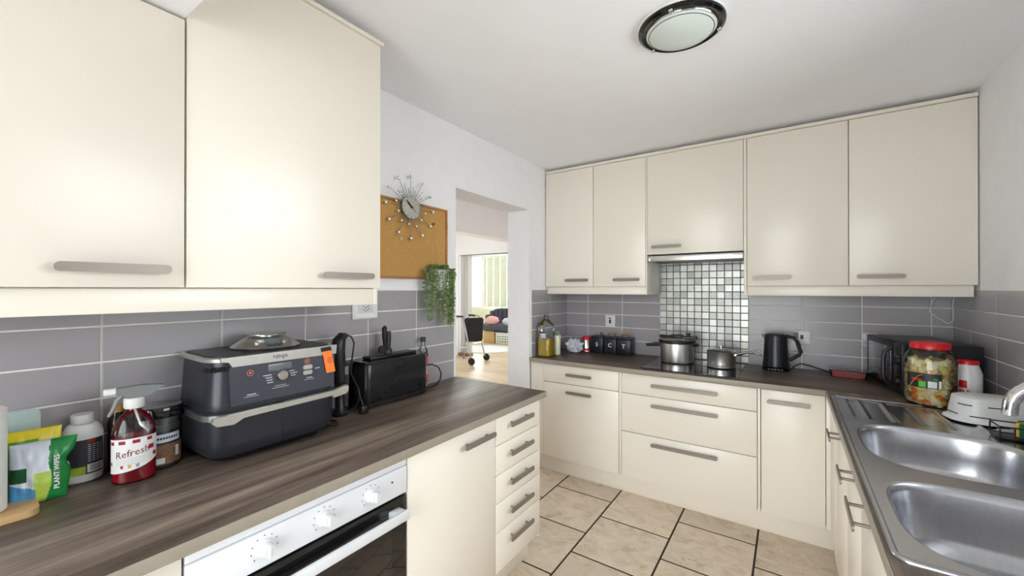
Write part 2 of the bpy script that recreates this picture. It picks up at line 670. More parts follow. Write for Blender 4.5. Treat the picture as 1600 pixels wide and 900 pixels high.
# ------------------------------------------------------------------ kitchen furniture
def handle_bm(c, axis, nrm, L, H=0.021, off=0.030):
    """bow handle: flat bar with round ends on two posts; axis 'x' or 'y'; nrm +1/-1 (the door's outward side)"""
    q = B()
    poly = rrect(-L / 2, L / 2, -H / 2, H / 2, H / 2 - 0.0005, 6)
    t0, t1 = off - 0.005, off
    if axis == 'x':
        q.prism([(c[0] + u, c[2] + v) for u, v in poly], c[1] + nrm * t0, c[1] + nrm * t1, 'y')
        for s in (-1, 1):
            q.lathe([(0.0045, 0), (0.0045, t0 + 0.001)], (c[0] + s * (L / 2 - 0.035), c[1], c[2]), 10, axis='y', sy=1) if nrm < 0 else None
    else:
        q.prism([(c[1] + u, c[2] + v) for u, v in poly], c[0] + nrm * t0, c[0] + nrm * t1, 'x')
        for s in (-1, 1):
            if nrm > 0:
                q.lathe([(0.0045, 0), (0.0045, t0 + 0.001)], (c[0], c[1] + s * (L / 2 - 0.035), c[2]), 10, axis='x')
            else:
                q.lathe([(0.0045, -t0 - 0.001), (0.0045, 0)], (c[0], c[1] + s * (L / 2 - 0.035), c[2]), 10, axis='x')
    return q


def front(parent, kind, axis, nrm, plane, a0, a1, z0, z1, hc=None, hl=0.195, hz=None, bev=0.0015):
    """a door or drawer front (2 mm shadow gaps) with its handle; plane = outer face"""
    g = 0.0019
    q = B()
    if axis == 'x':
        q.box(a0 + g, a1 - g, plane, plane - nrm * 0.019, z0 + g, z1 - g, bev)
    else:
        q.box(plane, plane - nrm * 0.019, a0 + g, a1 - g, z0 + g, z1 - g, bev)
    d = part(kind, q, M_cream, parent)
    if hc is not None:
        c = (hc, plane, hz) if axis == 'x' else (plane, hc, hz)
        part('handle', handle_bm(c, axis, nrm, hl, off=0.030 if not (axis == 'y' and nrm < 0) else 0.040), M_handle, d, 'brushed nickel bow handle')
    return d


# --- wall cabinets on the back wall
UF = -0.375
for x0, x1, hc, lab, lip in ((0.0057, 0.4185, 0.2885, 'cream gloss wall cabinet in the corner beside the doorway wall', 0),
                        (0.4185, 0.8127, 0.679, 'narrow cream wall cabinet directly left of the cooker hood cabinet', 0),
                        (1.4304, 1.9177, 1.558, 'cream wall cabinet directly right of the cooker hood cabinet, above the kettle', 0),
                        (1.9177, 2.4040, 2.046, 'rightmost cream wall cabinet above the microwave and pickle jar', 0)):
    t = thing('wall_cabinet', lab, 'cabinet', ((x0 + x1) / 2, -0.18, 1.3821), group='cream wall cabinets on the back wall', world=True)
    part('carcass', B().box(x0 + 0.001, x1 - 0.001, -0.355, -0.009, 1.3821, 2.297, 0.001), M_carc, t)
    front(t, 'door', 'x', -1, UF, x0, x1, 1.3821, 2.2968, hc, 0.195, 1.432)
t = thing('cooker_hood_cabinet', 'cream lift-up cabinet above the hob with the slim steel hood under it', 'cabinet', (1.118, -0.18, 1.6), world=True)
part('carcass', B().box(0.8235, 1.4125, -0.355, -0.009, 1.605, 2.297, 0.001), M_carc, t)
front(t, 'door', 'x', -1, UF, 0.8222, 1.4135, 1.602, 2.2968, 0.955, 0.195, 1.655)
t = thing('cooker_hood', 'slim brushed steel pull-out cooker hood above the mosaic splashback', 'cooker hood', (1.118, -0.2, 1.555), world=True)
part('body', B().box(0.826, 1.411, -0.345, -0.012, 1.560, 1.600, 0.002), M_grey, t)
part('visor', B().box(0.846, 1.411, -0.390, -0.346, 1.556, 1.592, 0.003), M_steel, t)
part('end_cap', B().box(0.828, 0.845, -0.386, -0.346, 1.558, 1.590, 0.002), M_chrome, t)
for x0, x1, lab in ((0.8127, 0.8222, 'thin cream panel closing the cabinets left of the hood'), (1.4135, 1.4304, 'thin cream panel closing the cabinets right of the hood')):
    solo('end_panel', B().box(x0 + 0.0006, x1 - 0.0006, UF, -0.009, 1.3253, 2.2968, 0.001), M_cream, lab, 'end panel', ((x0 + x1) / 2, -0.19, 1.3253))
for x0, x1, lab in ((0.012, 0.8125, 'cream pelmet strip under the two left wall cabinets'), (1.4306, 2.392, 'long cream pelmet strip under the two right wall cabinets')):
    solo('pelmet', B().box(x0, x1, -0.357, -0.339, 1.3253, 1.3815, 0.001), M_cream, lab, 'pelmet', ((x0 + x1) / 2, -0.348, 1.3253))
solo('cornice', B().box(0.004, 2.404, -0.379, -0.01, 2.2985, 2.3185, 0.002), M_cream, 'cream cornice strip along the top of the back wall cabinets', 'cornice', (1.2, -0.34, 2.2985))

# --- base units on the back wall
BF = -0.6177
BOT = 0.1234
TOPF = 0.8105
solo('filler_panel', B().box(0.012, 0.1225, -0.612, -0.594, BOT, 0.813, 0.001), M_cream, 'cream filler panel at the doorway end of the back base units', 'panel', (0.06, -0.6, BOT))
t = thing('base_cabinet', 'cream base cabinet with one drawer over a door, below the oil bottle', 'cabinet', (0.41, -0.3, BOT), group='cream base units under the hob worktop', world=True)
part('carcass', B().box(0.124, 0.7035, -0.597, -0.012, BOT, 0.812, 0.001), M_carc, t)
front(t, 'drawer', 'x', -1, BF, 0.123, 0.7044, 0.677, TOPF, 0.419, 0.196, 0.749)
front(t, 'door', 'x', -1, BF, 0.123, 0.7044, BOT, 0.677, 0.419, 0.196, 0.623)
t = thing('drawer_unit', 'wide cream three-drawer unit with long handles under the hob', 'drawer unit', (1.11, -0.3, BOT), group='cream base units under the hob worktop', world=True)
part('carcass', B().box(0.7225, 1.4975, -0.597, -0.012, BOT, 0.812, 0.001), M_carc, t)
front(t, 'drawer', 'x', -1, BF, 0.7214, 1.4983, 0.677, TOPF, 1.111, 0.384, 0.750)
front(t, 'drawer', 'x', -1, BF, 0.7214, 1.4983, 0.4235, 0.677, 1.111, 0.384, 0.6225)
front(t, 'drawer', 'x', -1, BF, 0.7214, 1.4983, BOT, 0.4235, 1.110, 0.382, 0.3745)
t = thing('base_cabinet', 'narrow cream base cabinet with one tall door in the corner below the kettle', 'cabinet', (1.66, -0.3, BOT), group='cream base units under the hob worktop', world=True)
part('carcass', B().box(1.5155, 1.8015, -0.597, -0.012, BOT, 0.812, 0.001), M_carc, t)
front(t, 'door', 'x', -1, BF, 1.5148, 1.8024, BOT, TOPF, 1.641, 0.195, 0.750)
for x0, x1, lab in ((0.7044, 0.7214, 'slim cream divider between the single drawer cabinet and the three-drawer unit'), (1.4983, 1.5148, 'slim cream divider between the three-drawer unit and the corner cabinet')):
    solo('end_panel', B().box(x0 + 0.0015, x1 - 0.0015, -0.6165, -0.012, BOT, 0.813, 0.001), M_cream, lab, 'end panel', ((x0 + x1) / 2, -0.3, BOT))
solo('plinth', B().box(0.012, 1.872, -0.5688, -0.552, 0.0005, BOT - 0.002, 0.001), M_plinth, 'pale plinth board along the floor under the back base units', 'plinth', (0.95, -0.56, 0))

# --- worktops
t = thing('worktop', 'dark wood-grain worktop along the back wall holding the hob', 'worktop', (1.2, -0.3, W - TH), world=True)
part('board', B().box(0.0095, XR - 0.0095, -0.635, -0.0095, W - TH, W, 0.001), M_wx, t)
part('edge_band', B().box(0.0095, 1.8016, -0.6385, -0.6352, W - TH, W - 0.0006, 0.0008), M_edge, t, 'taupe edge strip')
t = thing('worktop', 'dark wood-grain worktop around the sink on the right', 'worktop', (2.1, -1.9, W - TH), world=True)
q = B()
SX0, SX1, SY0, SY1 = 1.812, 2.330, -2.212, -0.762
q.box(1.8050, XR - 0.0095, SY1 - 0.02, -0.6355, W - TH, W)
q.box(1.8050, SX0 + 0.02, SY0 + 0.02, SY1 - 0.02, W - TH, W)
q.box(SX1 - 0.02, XR - 0.0095, SY0 + 0.02, SY1 - 0.02, W - TH, W)
q.box(1.8050, XR - 0.0095, -3.25, SY0 + 0.02, W - TH, W)
part('board', q, M_wy, t)
part('edge_band', B().box(1.8016, 1.8048, -3.25, -0.6388, W - TH, W - 0.0006, 0.0008), M_edge, t, 'taupe edge strip')
t = thing('worktop', 'long dark wood-grain worktop on the left holding the air fryer', 'worktop', (0.3, -2.7, W - TH), world=True)
part('board', B().box(0.0095, 0.6215, -3.98, -1.4585, W - TH, W, 0.001), M_wy, t)
q = B().box(0.6218, 0.6250, -3.98, -1.4552, W - TH, W - 0.0006, 0.0008)
q.box(0.0095, 0.6216, -1.4583, -1.4552, W - TH, W - 0.0006, 0.0008)
part('edge_band', q, M_edge, t, 'taupe edge strip')

# --- left base units
LF = 0.6047
t = thing('drawer_unit', 'cream five-drawer unit at the open end of the left worktop', 'drawer unit', (0.3, -1.68, BOT), world=True)
part('carcass', B().box(0.012, 0.584, -1.8632, -1.5072, BOT, 0.812, 0.001), M_carc, t)
part('side_panel', B().box(0.012, 0.6042, -1.5062, -1.4892, BOT, 0.812, 0.001), M_cream, t)
for z0, z1, hz in ((0.685, TOPF, 0.7615), (0.5569, 0.685, 0.6335), (0.4352, 0.5569, 0.506), (0.3074, 0.4352, 0.380), (0.134, 0.3074, 0.254)):
    front(t, 'drawer', 'y', 1, LF, -1.8642, -1.4882, z0, z1, -1.686, 0.193, hz)
t = thing('base_cabinet', 'cream base cabinet with a plain door between oven and five-drawer unit', 'cabinet', (0.3, -2.1, BOT), world=True)
part('carcass', B().box(0.012, 0.584, -2.353, -1.8652, BOT, 0.812, 0.001), M_carc, t)
front(t, 'door', 'y', 1, LF, -2.354, -1.8642, 0.134, TOPF, -1.994, 0.196, 0.757)
t = thing('base_cabinet', 'cream base cabinet left of the white oven at the picture edge', 'cabinet', (0.3, -3.25, BOT), world=True)
part('carcass', B().box(0.012, 0.584, -3.55, -2.955, BOT, 0.812, 0.001), M_carc, t)
front(t, 'door', 'y', 1, LF, -3.55, -2.954, 0.134, TOPF)
solo('plinth', B().box(0.520, 0.538, -3.95, -1.521, 0.0005, 0.122, 0.001), M_plinth, 'pale plinth board along the floor under the left drawers', 'plinth', (0.53, -2.7, 0))
solo('plinth', B().box(0.012, 0.538, -1.519, -1.501, 0.0005, 0.122, 0.001), M_plinth, 'short plinth return at the open end of the left units', 'plinth', (0.3, -1.51, 0))

# --- built-under oven
t = thing('oven', 'white built-under oven with three round knobs and a black glass door', 'oven', (0.3, -2.65, BOT), world=True)
part('housing', B().box(0.03, 0.584, -2.951, -2.357, BOT, 0.812, 0.001), M_grey, t)
part('trim_rail', B().box(0.586, LF, -2.951, -2.357, 0.787, 0.8125, 0.0015), M_whiteg, t)
cp = part('control_panel', B().box(0.586, LF + 0.004, -2.951, -2.357, 0.698, 0.7855, 0.003), M_whiteg, t)
M_mark = mat('panel_print', (84, 88, 98), 0.6)
for ky in (-2.796, -2.645, -2.497):
    k = part('knob', B().lathe([(0.021, 0), (0.021, 0.006), (0.0165, 0.009), (0.0155, 0.026), (0.0145, 0.028), (0, 0.028)], (LF + 0.004, ky, 0.744), 24, axis='x'), M_whiteg, cp)
    part('grip', B().box(LF + 0.030, LF + 0.0345, ky - 0.003, ky + 0.003, 0.731, 0.757, 0.001), M_white, k)
    d = B()
    for s in range(9):
        a = math.radians(-40 + s * 32.5)
        cy, cz = ky + 0.030 * math.cos(a), 0.744 + 0.030 * math.sin(a)
        d.box(LF + 0.004, LF + 0.0045, cy - 0.0014, cy + 0.0014, cz - 0.0014, cz + 0.0014)
    part('dial_marks', d, M_mark, cp)
part('pilot_light', B().lathe([(0.003, 0), (0.003, 0.002)], (LF + 0.004, -2.418, 0.752), 10, axis='x'), M_black, cp)
dr = part('oven_door', B().box(0.586, LF + 0.002, -2.949, -2.359, 0.17, 0.690, 0.003), M_blackg, t)
part('door_glass', B().box(LF + 0.002, LF + 0.0035, -2.89, -2.418, 0.24, 0.655, 0.0005), mat('oven_glass', (26, 24, 22), 0.05, coat=0.6), dr, 'dark reflective glass')
q = B()
for s in (-2.915, -2.410):
    q.box(LF + 0.001, LF + 0.050, s - 0.022, s + 0.022, 0.640, 0.664, 0.006)
q.box(LF + 0.038, LF + 0.052, -2.942, -2.384, 0.636, 0.668, 0.006)
part('door_handle', q, M_whiteg, dr, 'white bar handle')
part('kick_strip', B().box(0.586, LF, -2.949, -2.359, BOT, 0.167, 0.002), M_whiteg, t)

# --- left wall cabinets (the nearer one is cut short by the lowered ceiling)
LU = 0.3629
t = thing('wall_cabinet', 'tall cream wall cabinet on the left with its edge beside the cork board', 'cabinet', (0.17, -2.57, 1.3662), world=True)
part('carcass', B().box(0.009, 0.342, -2.8745, -2.291, 1.3675, 2.289, 0.001), M_carc, t)
front(t, 'door', 'y', 1, LU, -2.8775, -2.2715, 1.3662, 2.2899, -2.418, 0.196, 1.411)
part('end_panel', B().box(0.009, 0.3415, -2.290, -2.2708, 1.3063, 2.2899, 0.001), M_cream, t)
t = thing('wall_cabinet', 'shorter cream wall cabinet at the left picture edge below the dropped ceiling', 'cabinet', (0.17, -3.2, 1.3662), world=True)
part('carcass', B().box(0.009, 0.342, -3.498, -2.8805, 1.3675, 2.056, 0.001), M_carc, t)
front(t, 'door', 'y', 1, LU + 0.003, -3.50, -2.8785, 1.3662, 2.058, -3.011, 0.195, 1.412)
solo('pelmet', B().box(0.322, 0.341, -3.50, -2.2925, 1.3063, 1.3655, 0.001), M_cream, 'cream pelmet strip under the left wall cabinets above the air fryer', 'pelmet', (0.33, -2.9, 1.3063))
solo('cornice', B().box(0.01, 0.370, -2.872, -2.262, 2.2912, 2.3045, 0.002), M_cream, 'cream cornice strip on top of the tall left wall cabinet', 'cornice', (0.2, -2.57, 2.29))

# --- right base units below the sink
RF = 1.8206
solo('filler_panel', B().box(RF, RF + 0.018, -0.958, -0.6195, BOT, 0.813, 0.001).box(1.8032, RF + 0.018, -0.6185, -0.600, BOT, 0.813, 0.001), M_cream, 'cream corner filler panel at the far end of the sink units', 'panel', (RF, -0.8, BOT))
for y0, y1, hc, hl, lab in ((-1.36, -0.96, -1.085, 0.14, 'cream sink base cabinet nearest the far corner'), (-1.70, -1.36, -1.525, 0.14, 'middle cream base cabinet under the sink'), (-2.20, -1.70, -1.81, 0.19, 'cream base cabinet under the nearer sink bowl'), (-2.80, -2.20, -2.4, 0.195, 'cream base cabinet under the worktop past the sink, nearest the camera')):
    t = thing('base_cabinet', lab, 'cabinet', (2.1, (y0 + y1) / 2, BOT), group='cream base units under the sink', world=True)
    part('carcass', B().box(RF + 0.02, XR - 0.012, y0 + 0.001, y1 - 0.001, BOT, 0.60, 0.001), M_carc, t)
    front(t, 'door', 'y', -1, RF, y0, y1, BOT, TOPF, hc, hl, 0.745)
solo('plinth', B().box(1.8735, 1.89, -2.8, -0.5695, 0.0005, BOT - 0.002, 0.001), M_plinth, 'pale plinth board along the floor under the sink units', 'plinth', (1.88, -1.7, 0))
# ------------------------------------------------------------------ sink
def sellipse(cx, cy, rx, ry, n, seg, z):
    P = []
    for k in range(seg):
        a = 2 * PI * k / seg
        ca, sa = math.cos(a), math.sin(a)
        P.append((cx + rx * math.copysign(abs(ca) ** (2 / n), ca), cy + ry * math.copysign(abs(sa) ** (2 / n), sa), z))
    return P


sink = thing('kitchen_sink', 'stainless steel double-bowl sink with a ribbed drainer', 'sink', (2.07, -1.49, W), world=True)
ZS = W + 0.004
bowls = ((2.065, -1.425, 0.218, 0.242, 3.2), (2.065, -1.965, 0.218, 0.218, 3.6))
DR = (1.862, 2.285, -1.135, -0.805)
q = B()
loops = []
def add_loop(P):
    vs = [q.bm.verts.new(p) for p in P]
    return [q.bm.edges.new((vs[k], vs[(k + 1) % len(vs)])) for k in range(len(vs))]
E = add_loop([(x, y, ZS) for x, y in rrect(SX0 + 0.012, SX1 - 0.012, SY0 + 0.012, SY1 - 0.012, 0.018, 5)])
for cx, cy, rx, ry, n in bowls:
    E += add_loop(sellipse(cx, cy, rx, ry, n, 64, ZS))
E += add_loop([(x, y, ZS) for x, y in rrect(DR[0], DR[1], DR[2], DR[3], 0.02, 5)])
bmesh.ops.triangle_fill(q.bm, use_beauty=True, edges=E)
lip = []
for o, z in ((0.012, 0.0), (0.009, 0.0032), (0.004, 0.0035), (0.0, 0.001), (0.0, -0.004)):
    lip.append([(x, y, ZS + z) for x, y in rrect(SX0 + o, SX1 - o, SY0 + o, SY1 - o, 0.03 - o, 5)])
q.rings(lip, False, False)
q2 = part('deck', q, M_sink, sink, sharp=60)
for cx, cy, rx, ry, n in bowls:
    R = []
    for s, z in ((0, 0), (0.004, -0.0008), (0.008, -0.005), (0.012, -0.02), (0.018, -0.08), (0.024, -0.125), (0.034, -0.15), (0.055, -0.164), (0.10, -0.169), (0.16, -0.171), (0.19, -0.172)):
        R.append(sellipse(cx, cy, rx - s, ry - s, max(2.2, n - s * 6), 64, ZS + z))
    bw = part('bowl', B().rings(R, False, True), M_sink, sink, sharp=70)
    part('drain', B().lathe([(0.040, 0), (0.038, 0.004), (0.022, 0.003), (0.014, 0.007), (0, 0.007)], (cx + 0.02, cy, ZS - 0.172), 20), M_chrome, bw)
# ribbed drainer: gentle wedges between rounded flutes
q = B()
nx, ny = 84, 30
def drain_h(x, y):
    e = min(x - DR[0], DR[1] - x, y - DR[2], DR[3] - y)
    d = -0.0045 * min(1, max(0, e) / 0.010)
    u = (x - DR[0] - 0.045) / 0.083
    f = abs(u - round(u)) * 0.083
    if 0 <= round(u) <= 4:
        t = (y - DR[2]) / (DR[3] - DR[2])
        wd = 0.014
        if f < wd and e > 0:
            d += (0.0072 * (0.5 + 0.5 * math.cos(PI * f / wd))) * min(1, e / 0.016)
    return ZS + d
G = [[q.bm.verts.new((DR[0] + (DR[1] - DR[0]) * i / nx, DR[2] + (DR[3] - DR[2]) * j / ny, drain_h(DR[0] + (DR[1] - DR[0]) * i / nx, DR[2] + (DR[3] - DR[2]) * j / ny))) for j in range(ny + 1)] for i in range(nx + 1)]
for i in range(nx):
    for j in range(ny):
        q.bm.faces.new((G[i][j], G[i + 1][j], G[i + 1][j + 1], G[i][j + 1]))
part('drainer', q, M_sink, sink, sharp=70)

t = thing('kitchen_tap', 'chrome swan-neck mixer tap arching over the sink', 'tap', (2.358, -1.45, W), world=False)
part('base', B().lathe([(0.028, 0), (0.028, 0.008), (0.024, 0.014), (0.024, 0.05), (0.019, 0.058)], (0, 0, 0), 24), M_chrome, t)
arc = [(0, 0, 0.05), (0, 0, 0.12), (0, 0, 0.165)]
for k in range(1, 13):
    a = PI * k / 13
    arc.append((-0.087 + 0.087 * math.cos(a), 0, 0.165 + 0.085 * math.sin(a)))
arc += [(-0.174, 0, 0.162), (-0.174, 0, 0.150)]
part('spout', B().tube(arc, 0.017, 16), M_chrome, t)
part('lever', B().tube([(0, 0, 0.07), (0.0, 0.045, 0.085), (0.0, 0.075, 0.10)], [0.008, 0.007, 0.006], 10), M_chrome, t)

# white slotted basket left upside-down on the drainer
t = thing('draining_basket', 'white slotted plastic draining basket tipped over on the sink drainer', 'basket', (2.290, -0.905, ZS + 0.003), rz=0.25)
RR = []
for r_, z in ((0.0, 0.092), (0.72, 0.092), (0.80, 0.088), (0.86, 0.045), (0.90, 0.012), (1.0, 0.006), (1.02, 0.0), (0.98, 0.0), (0.87, 0.008), (0.82, 0.045), (0.76, 0.084), (0.0, 0.086)):
    RR.append(sellipse(0, 0, max(0.001, 0.125 * r_), max(0.001, 0.088 * r_), 2.7, 40, z))
part('basket', B().rings(RR, True, True), M_white, t)
M_slot = mat('slot_shadow', (46, 46, 44), 0.8)
q = B()
for k in range(6):
    for z in (0.022, 0.062):
        a0 = 2 * PI * (k + (0.5 if z > 0.04 else 0)) / 6
        f = 0.905 - z * 0.9
        A = [a0 + 0.30 * s for s in (-1, -0.5, 0, 0.5, 1)]
        def se(a, g):
            ca, sa = math.cos(a), math.sin(a)
            return (0.125 * g * math.copysign(abs(ca) ** (2 / 2.7), ca), 0.088 * g * math.copysign(abs(sa) ** (2 / 2.7), sa))
        lo = [q.bm.verts.new((*se(a, f + 0.012), z)) for a in A]
        hi = [q.bm.verts.new((*se(a, f + 0.008), z + 0.004)) for a in A]
        for i in range(4):
            q.bm.faces.new((lo[i], lo[i + 1], hi[i + 1], hi[i]))
part('slots', q, M_slot, t, 'dark drainage slots')

# sponge caddy at the right edge
t = thing('sponge_caddy', 'black wire sponge caddy standing behind the sink bowl', 'caddy', (2.315, -1.135, ZS + 0.001))
q = B()
for z in (0.006, 0.045):
    q.tube([(x, y, z) for x, y in rrect(-0.075, 0.055, -0.045, 0.045, 0.012, 3)], 0.0025, 6, closed=True)
for x, y in ((-0.073, -0.043), (-0.073, 0.043), (0.053, -0.043), (0.053, 0.043), (-0.01, -0.045), (-0.04, -0.045), (0.02, -0.045)):
    q.tube([(x, y, 0.002), (x, y, 0.046)], 0.0022, 6)
part('wire_frame', q, M_black, t)
part('tray', B().box(-0.072, 0.052, -0.042, 0.042, 0.0025, 0.006, 0.001), M_black, t)
t = thing('sponge', 'yellow sponge with a green scouring side in the wire caddy', 'sponge', (2.322, -1.135, ZS + 0.008), rz=0.3)
part('foam', B().box(-0.030, 0.045, -0.006, 0.018, 0.0, 0.046, 0.004), mat('sponge_yellow', (226, 190, 70), 0.95, var=0.1, scale=200, bump=0.4), t)
part('scourer', B().box(-0.034, 0.045, -0.016, -0.0062, 0.0, 0.050, 0.003), mat('scourer_green', (40, 92, 58), 0.95, var=0.2, scale=220, bump=0.5), t)

# ------------------------------------------------------------------ hob and pans
t = thing('induction_hob', 'black glass hob set in the back worktop under the pans', 'hob', (1.118, -0.33, W), world=True)
part('glass', B().prism(rrect(0.838, 1.397, -0.585, -0.075, 0.006, 3), W + 0.0005, W + 0.005), M_blackg, t)
q = B()
for cx, cy, r in ((0.985, -0.21, 0.095), (1.26, -0.20, 0.075), (0.985, -0.45, 0.075), (1.26, -0.43, 0.09)):
    q.rings([[(cx + rr * math.cos(2 * PI * k / 40), cy + rr * math.sin(2 * PI * k / 40), W + 0.0053) for k in range(40)] for rr in (r, r + 0.0012)], False, False)
part('zone_marks', q, M_grey, t)
for x in (1.397, 0.838):
    part('edge_trim', B().box(x - 0.0015, x + 0.0015, -0.585, -0.075, W + 0.0008, W + 0.0056), mat('dark_steel', (70, 70, 72), 0.25, metal=0.8), t)
ZH = W + 0.0056

t = thing('pressure_cooker', 'stainless steel pressure cooker with black lid handle on the hob', 'pressure cooker', (0.990, -0.235, ZH))
part('pot', B().lathe([(0.098, 0), (0.107, 0.004), (0.110, 0.014), (0.110, 0.135), (0.114, 0.140), (0.114, 0.146), (0, 0.146)], seg=40), M_steel, t)
part('lid', B().lathe([(0.116, 0.1465), (0.118, 0.152), (0.108, 0.162), (0.07, 0.170), (0.02, 0.173), (0, 0.173)], seg=40), M_steel, t)
part('rim_gasket', B().lathe([(0.1165, 0.138), (0.1215, 0.142), (0.1215, 0.155), (0.1175, 0.158)], seg=40), M_black, t)
part('lid_handle', B().box(-0.118, 0.135, -0.022, 0.022, 0.166, 0.186, 0.006).box(-0.04, 0.04, -0.03, 0.03, 0.170, 0.193, 0.008), M_black, t)
part('valve', B().lathe([(0.012, 0.186), (0.012, 0.198), (0.017, 0.2), (0.017, 0.207), (0, 0.208)], (0.075, 0, 0), 14), M_black, t)
q = B().tube([(-0.10, -0.02, 0.118), (-0.14, -0.035, 0.120), (-0.20, -0.055, 0.112)], [0.013, 0.014, 0.010], 10)
q.box(-0.13, -0.085, -0.045, 0.015, 0.108, 0.132, 0.006)
part('side_handle', q, M_black, t)
part('helper_handle', B().tube([(0.108, -0.03, 0.125), (0.135, -0.03, 0.128), (0.142, 0, 0.128), (0.135, 0.03, 0.128), (0.108, 0.03, 0.125)], 0.007, 8), M_black, t)

t = thing('saucepan', 'small stainless steel saucepan with a long looped handle on the hob', 'saucepan', (1.275, -0.275, ZH))
part('pan', B().lathe([(0.072, 0), (0.083, 0.003), (0.085, 0.006), (0.085, 0.012), (0.0825, 0.014), (0.0835, 0.020), (0.0845, 0.028), (0.0845, 0.105), (0.088, 0.110), (0.085, 0.110), (0.081, 0.104), (0.081, 0.012), (0, 0.012)], seg=40), M_steel, t)
part('lid', B().lathe([(0.084, 0.108), (0.084, 0.111), (0.06, 0.118), (0.02, 0.122), (0, 0.122)], seg=40), M_clear, t)
part('lid_knob', B().lathe([(0.006, 0.121), (0.006, 0.13), (0.014, 0.134), (0.014, 0.14), (0, 0.142)], seg=16), M_chrome, t)
q = B().tube([(0.080, -0.01, 0.088), (0.11, -0.012, 0.098), (0.15, -0.015, 0.112), (0.19, -0.018, 0.115), (0.225, -0.02, 0.102)], [0.010, 0.009, 0.0085, 0.0085, 0.007], 10)
q.tube([(0.205 + 0.02 * math.cos(a), -0.02 + 0.012 * math.sin(a), 0.108 - 0.007 * math.cos(a)) for a in [2 * PI * k / 12 for k in range(12)]], 0.0045, 6, closed=True)
q.box(0.074, 0.094, -0.028, 0.010, 0.076, 0.098, 0.005)
part('handle', q, M_chrome, t)

# ------------------------------------------------------------------ things along the back wall
ZB = W + 0.0008
t = thing('kettle', 'matt black electric kettle on its base beside the right socket', 'kettle', (1.575, -0.155, ZB))
part('base', B().lathe([(0.070, 0), (0.076, 0.003), (0.076, 0.022), (0.072, 0.026), (0, 0.026)], seg=32), M_blackg, t)
part('body', B().lathe([(0.074, 0.027), (0.0745, 0.034), (0.070, 0.06), (0.063, 0.20), (0.060, 0.222), (0.055, 0.226), (0, 0.228)], seg=36), M_blackm, t)
part('spout', B().prism([(-0.082, 0.226), (-0.058, 0.226), (-0.062, 0.192)], -0.014, 0.014, 'y'), M_blackm, t)
part('lid', B().lathe([(0.050, 0.2265), (0.049, 0.231), (0.02, 0.234), (0, 0.234)], seg=28), M_black, t)
part('handle', B().tube([(0.052, 0, 0.222), (0.095, 0, 0.212), (0.112, 0, 0.19), (0.130, 0, 0.125), (0.124, 0, 0.108), (0.072, 0, 0.068)], [0.010, 0.011, 0.0115, 0.011, 0.0105, 0.010], 10), M_black, t)
q = B()
for k in range(5):
    q.box(-0.042 + k * 0.018, -0.032 + k * 0.018, -0.0775, -0.070, 0.010, 0.016, 0.001)
part('buttons', q, M_grey, t)
part('water_gauge', B().box(0.058, 0.0715, -0.005, 0.005, 0.09, 0.18, 0.002), M_clear, t)
solo('kettle_cable', B().tube([(1.655, -0.16, ZB + 0.012), (1.68, -0.12, 0.88), (1.705, -0.06, 0.885), (1.76, -0.05, 0.872), (1.81, -0.06, 0.857), (1.85, -0.08, W + 0.005), (1.875, -0.06, W + 0.005)], 0.0035, 8), M_black, 'black cable running from the kettle along the tiles', 'cable', (1.65, -0.15, W))

def socket(cx, z0, z1, wd, lab, parts):
    t = thing('wall_socket', lab, 'socket', (cx, -0.0095, z0), group='white switch plates on the back tiles')
    part('plate', B().box(-wd / 2, wd / 2, -0.009, 0, 0, z1 - z0, 0.003), M_white, t)
    for nm, x0, x1, a0, a1, m in parts:
        part(nm, B().box(x0, x1, -0.0125, -0.0088, a0, a1, 0.001), m, t)
M_lamp = mat('neon_red', (150, 40, 30), 0.3)
socket(0.4165, 1.052, 1.147, 0.083, 'white switch plate with a dark rocker above the canisters', (('rocker', -0.008, 0.008, 0.028, 0.060, M_black), ('indicator', -0.012, 0.012, 0.066, 0.075, M_lamp), ('screw', -0.032, -0.028, 0.045, 0.049, M_chrome), ('screw', 0.028, 0.032, 0.045, 0.049, M_chrome)))
socket(1.712, 1.006, 1.092, 0.094, 'white switch plate with a grey switch on the tiles behind the kettle', (('rocker', -0.006, 0.010, 0.034, 0.060, M_black), ('plug', -0.045, -0.016, 0.036, 0.076, M_grey), ('screw', 0.033, 0.037, 0.042, 0.046, M_chrome)))
t = thing('wall_socket', 'pale outlined switch plate half hidden by the microwave', 'socket', (2.022, -0.0095, 1.022), group='white switch plates on the back tiles')
part('plate', B().box(-0.006, 0.060, -0.006, 0, 0, 0.075, 0.002), M_tile, t)
part('rim', B().tube([(x, -0.0062, z) for x, z in rrect(-0.006, 0.060, 0.0, 0.075, 0.006, 3)], 0.0022, 6, closed=True), M_white, t)

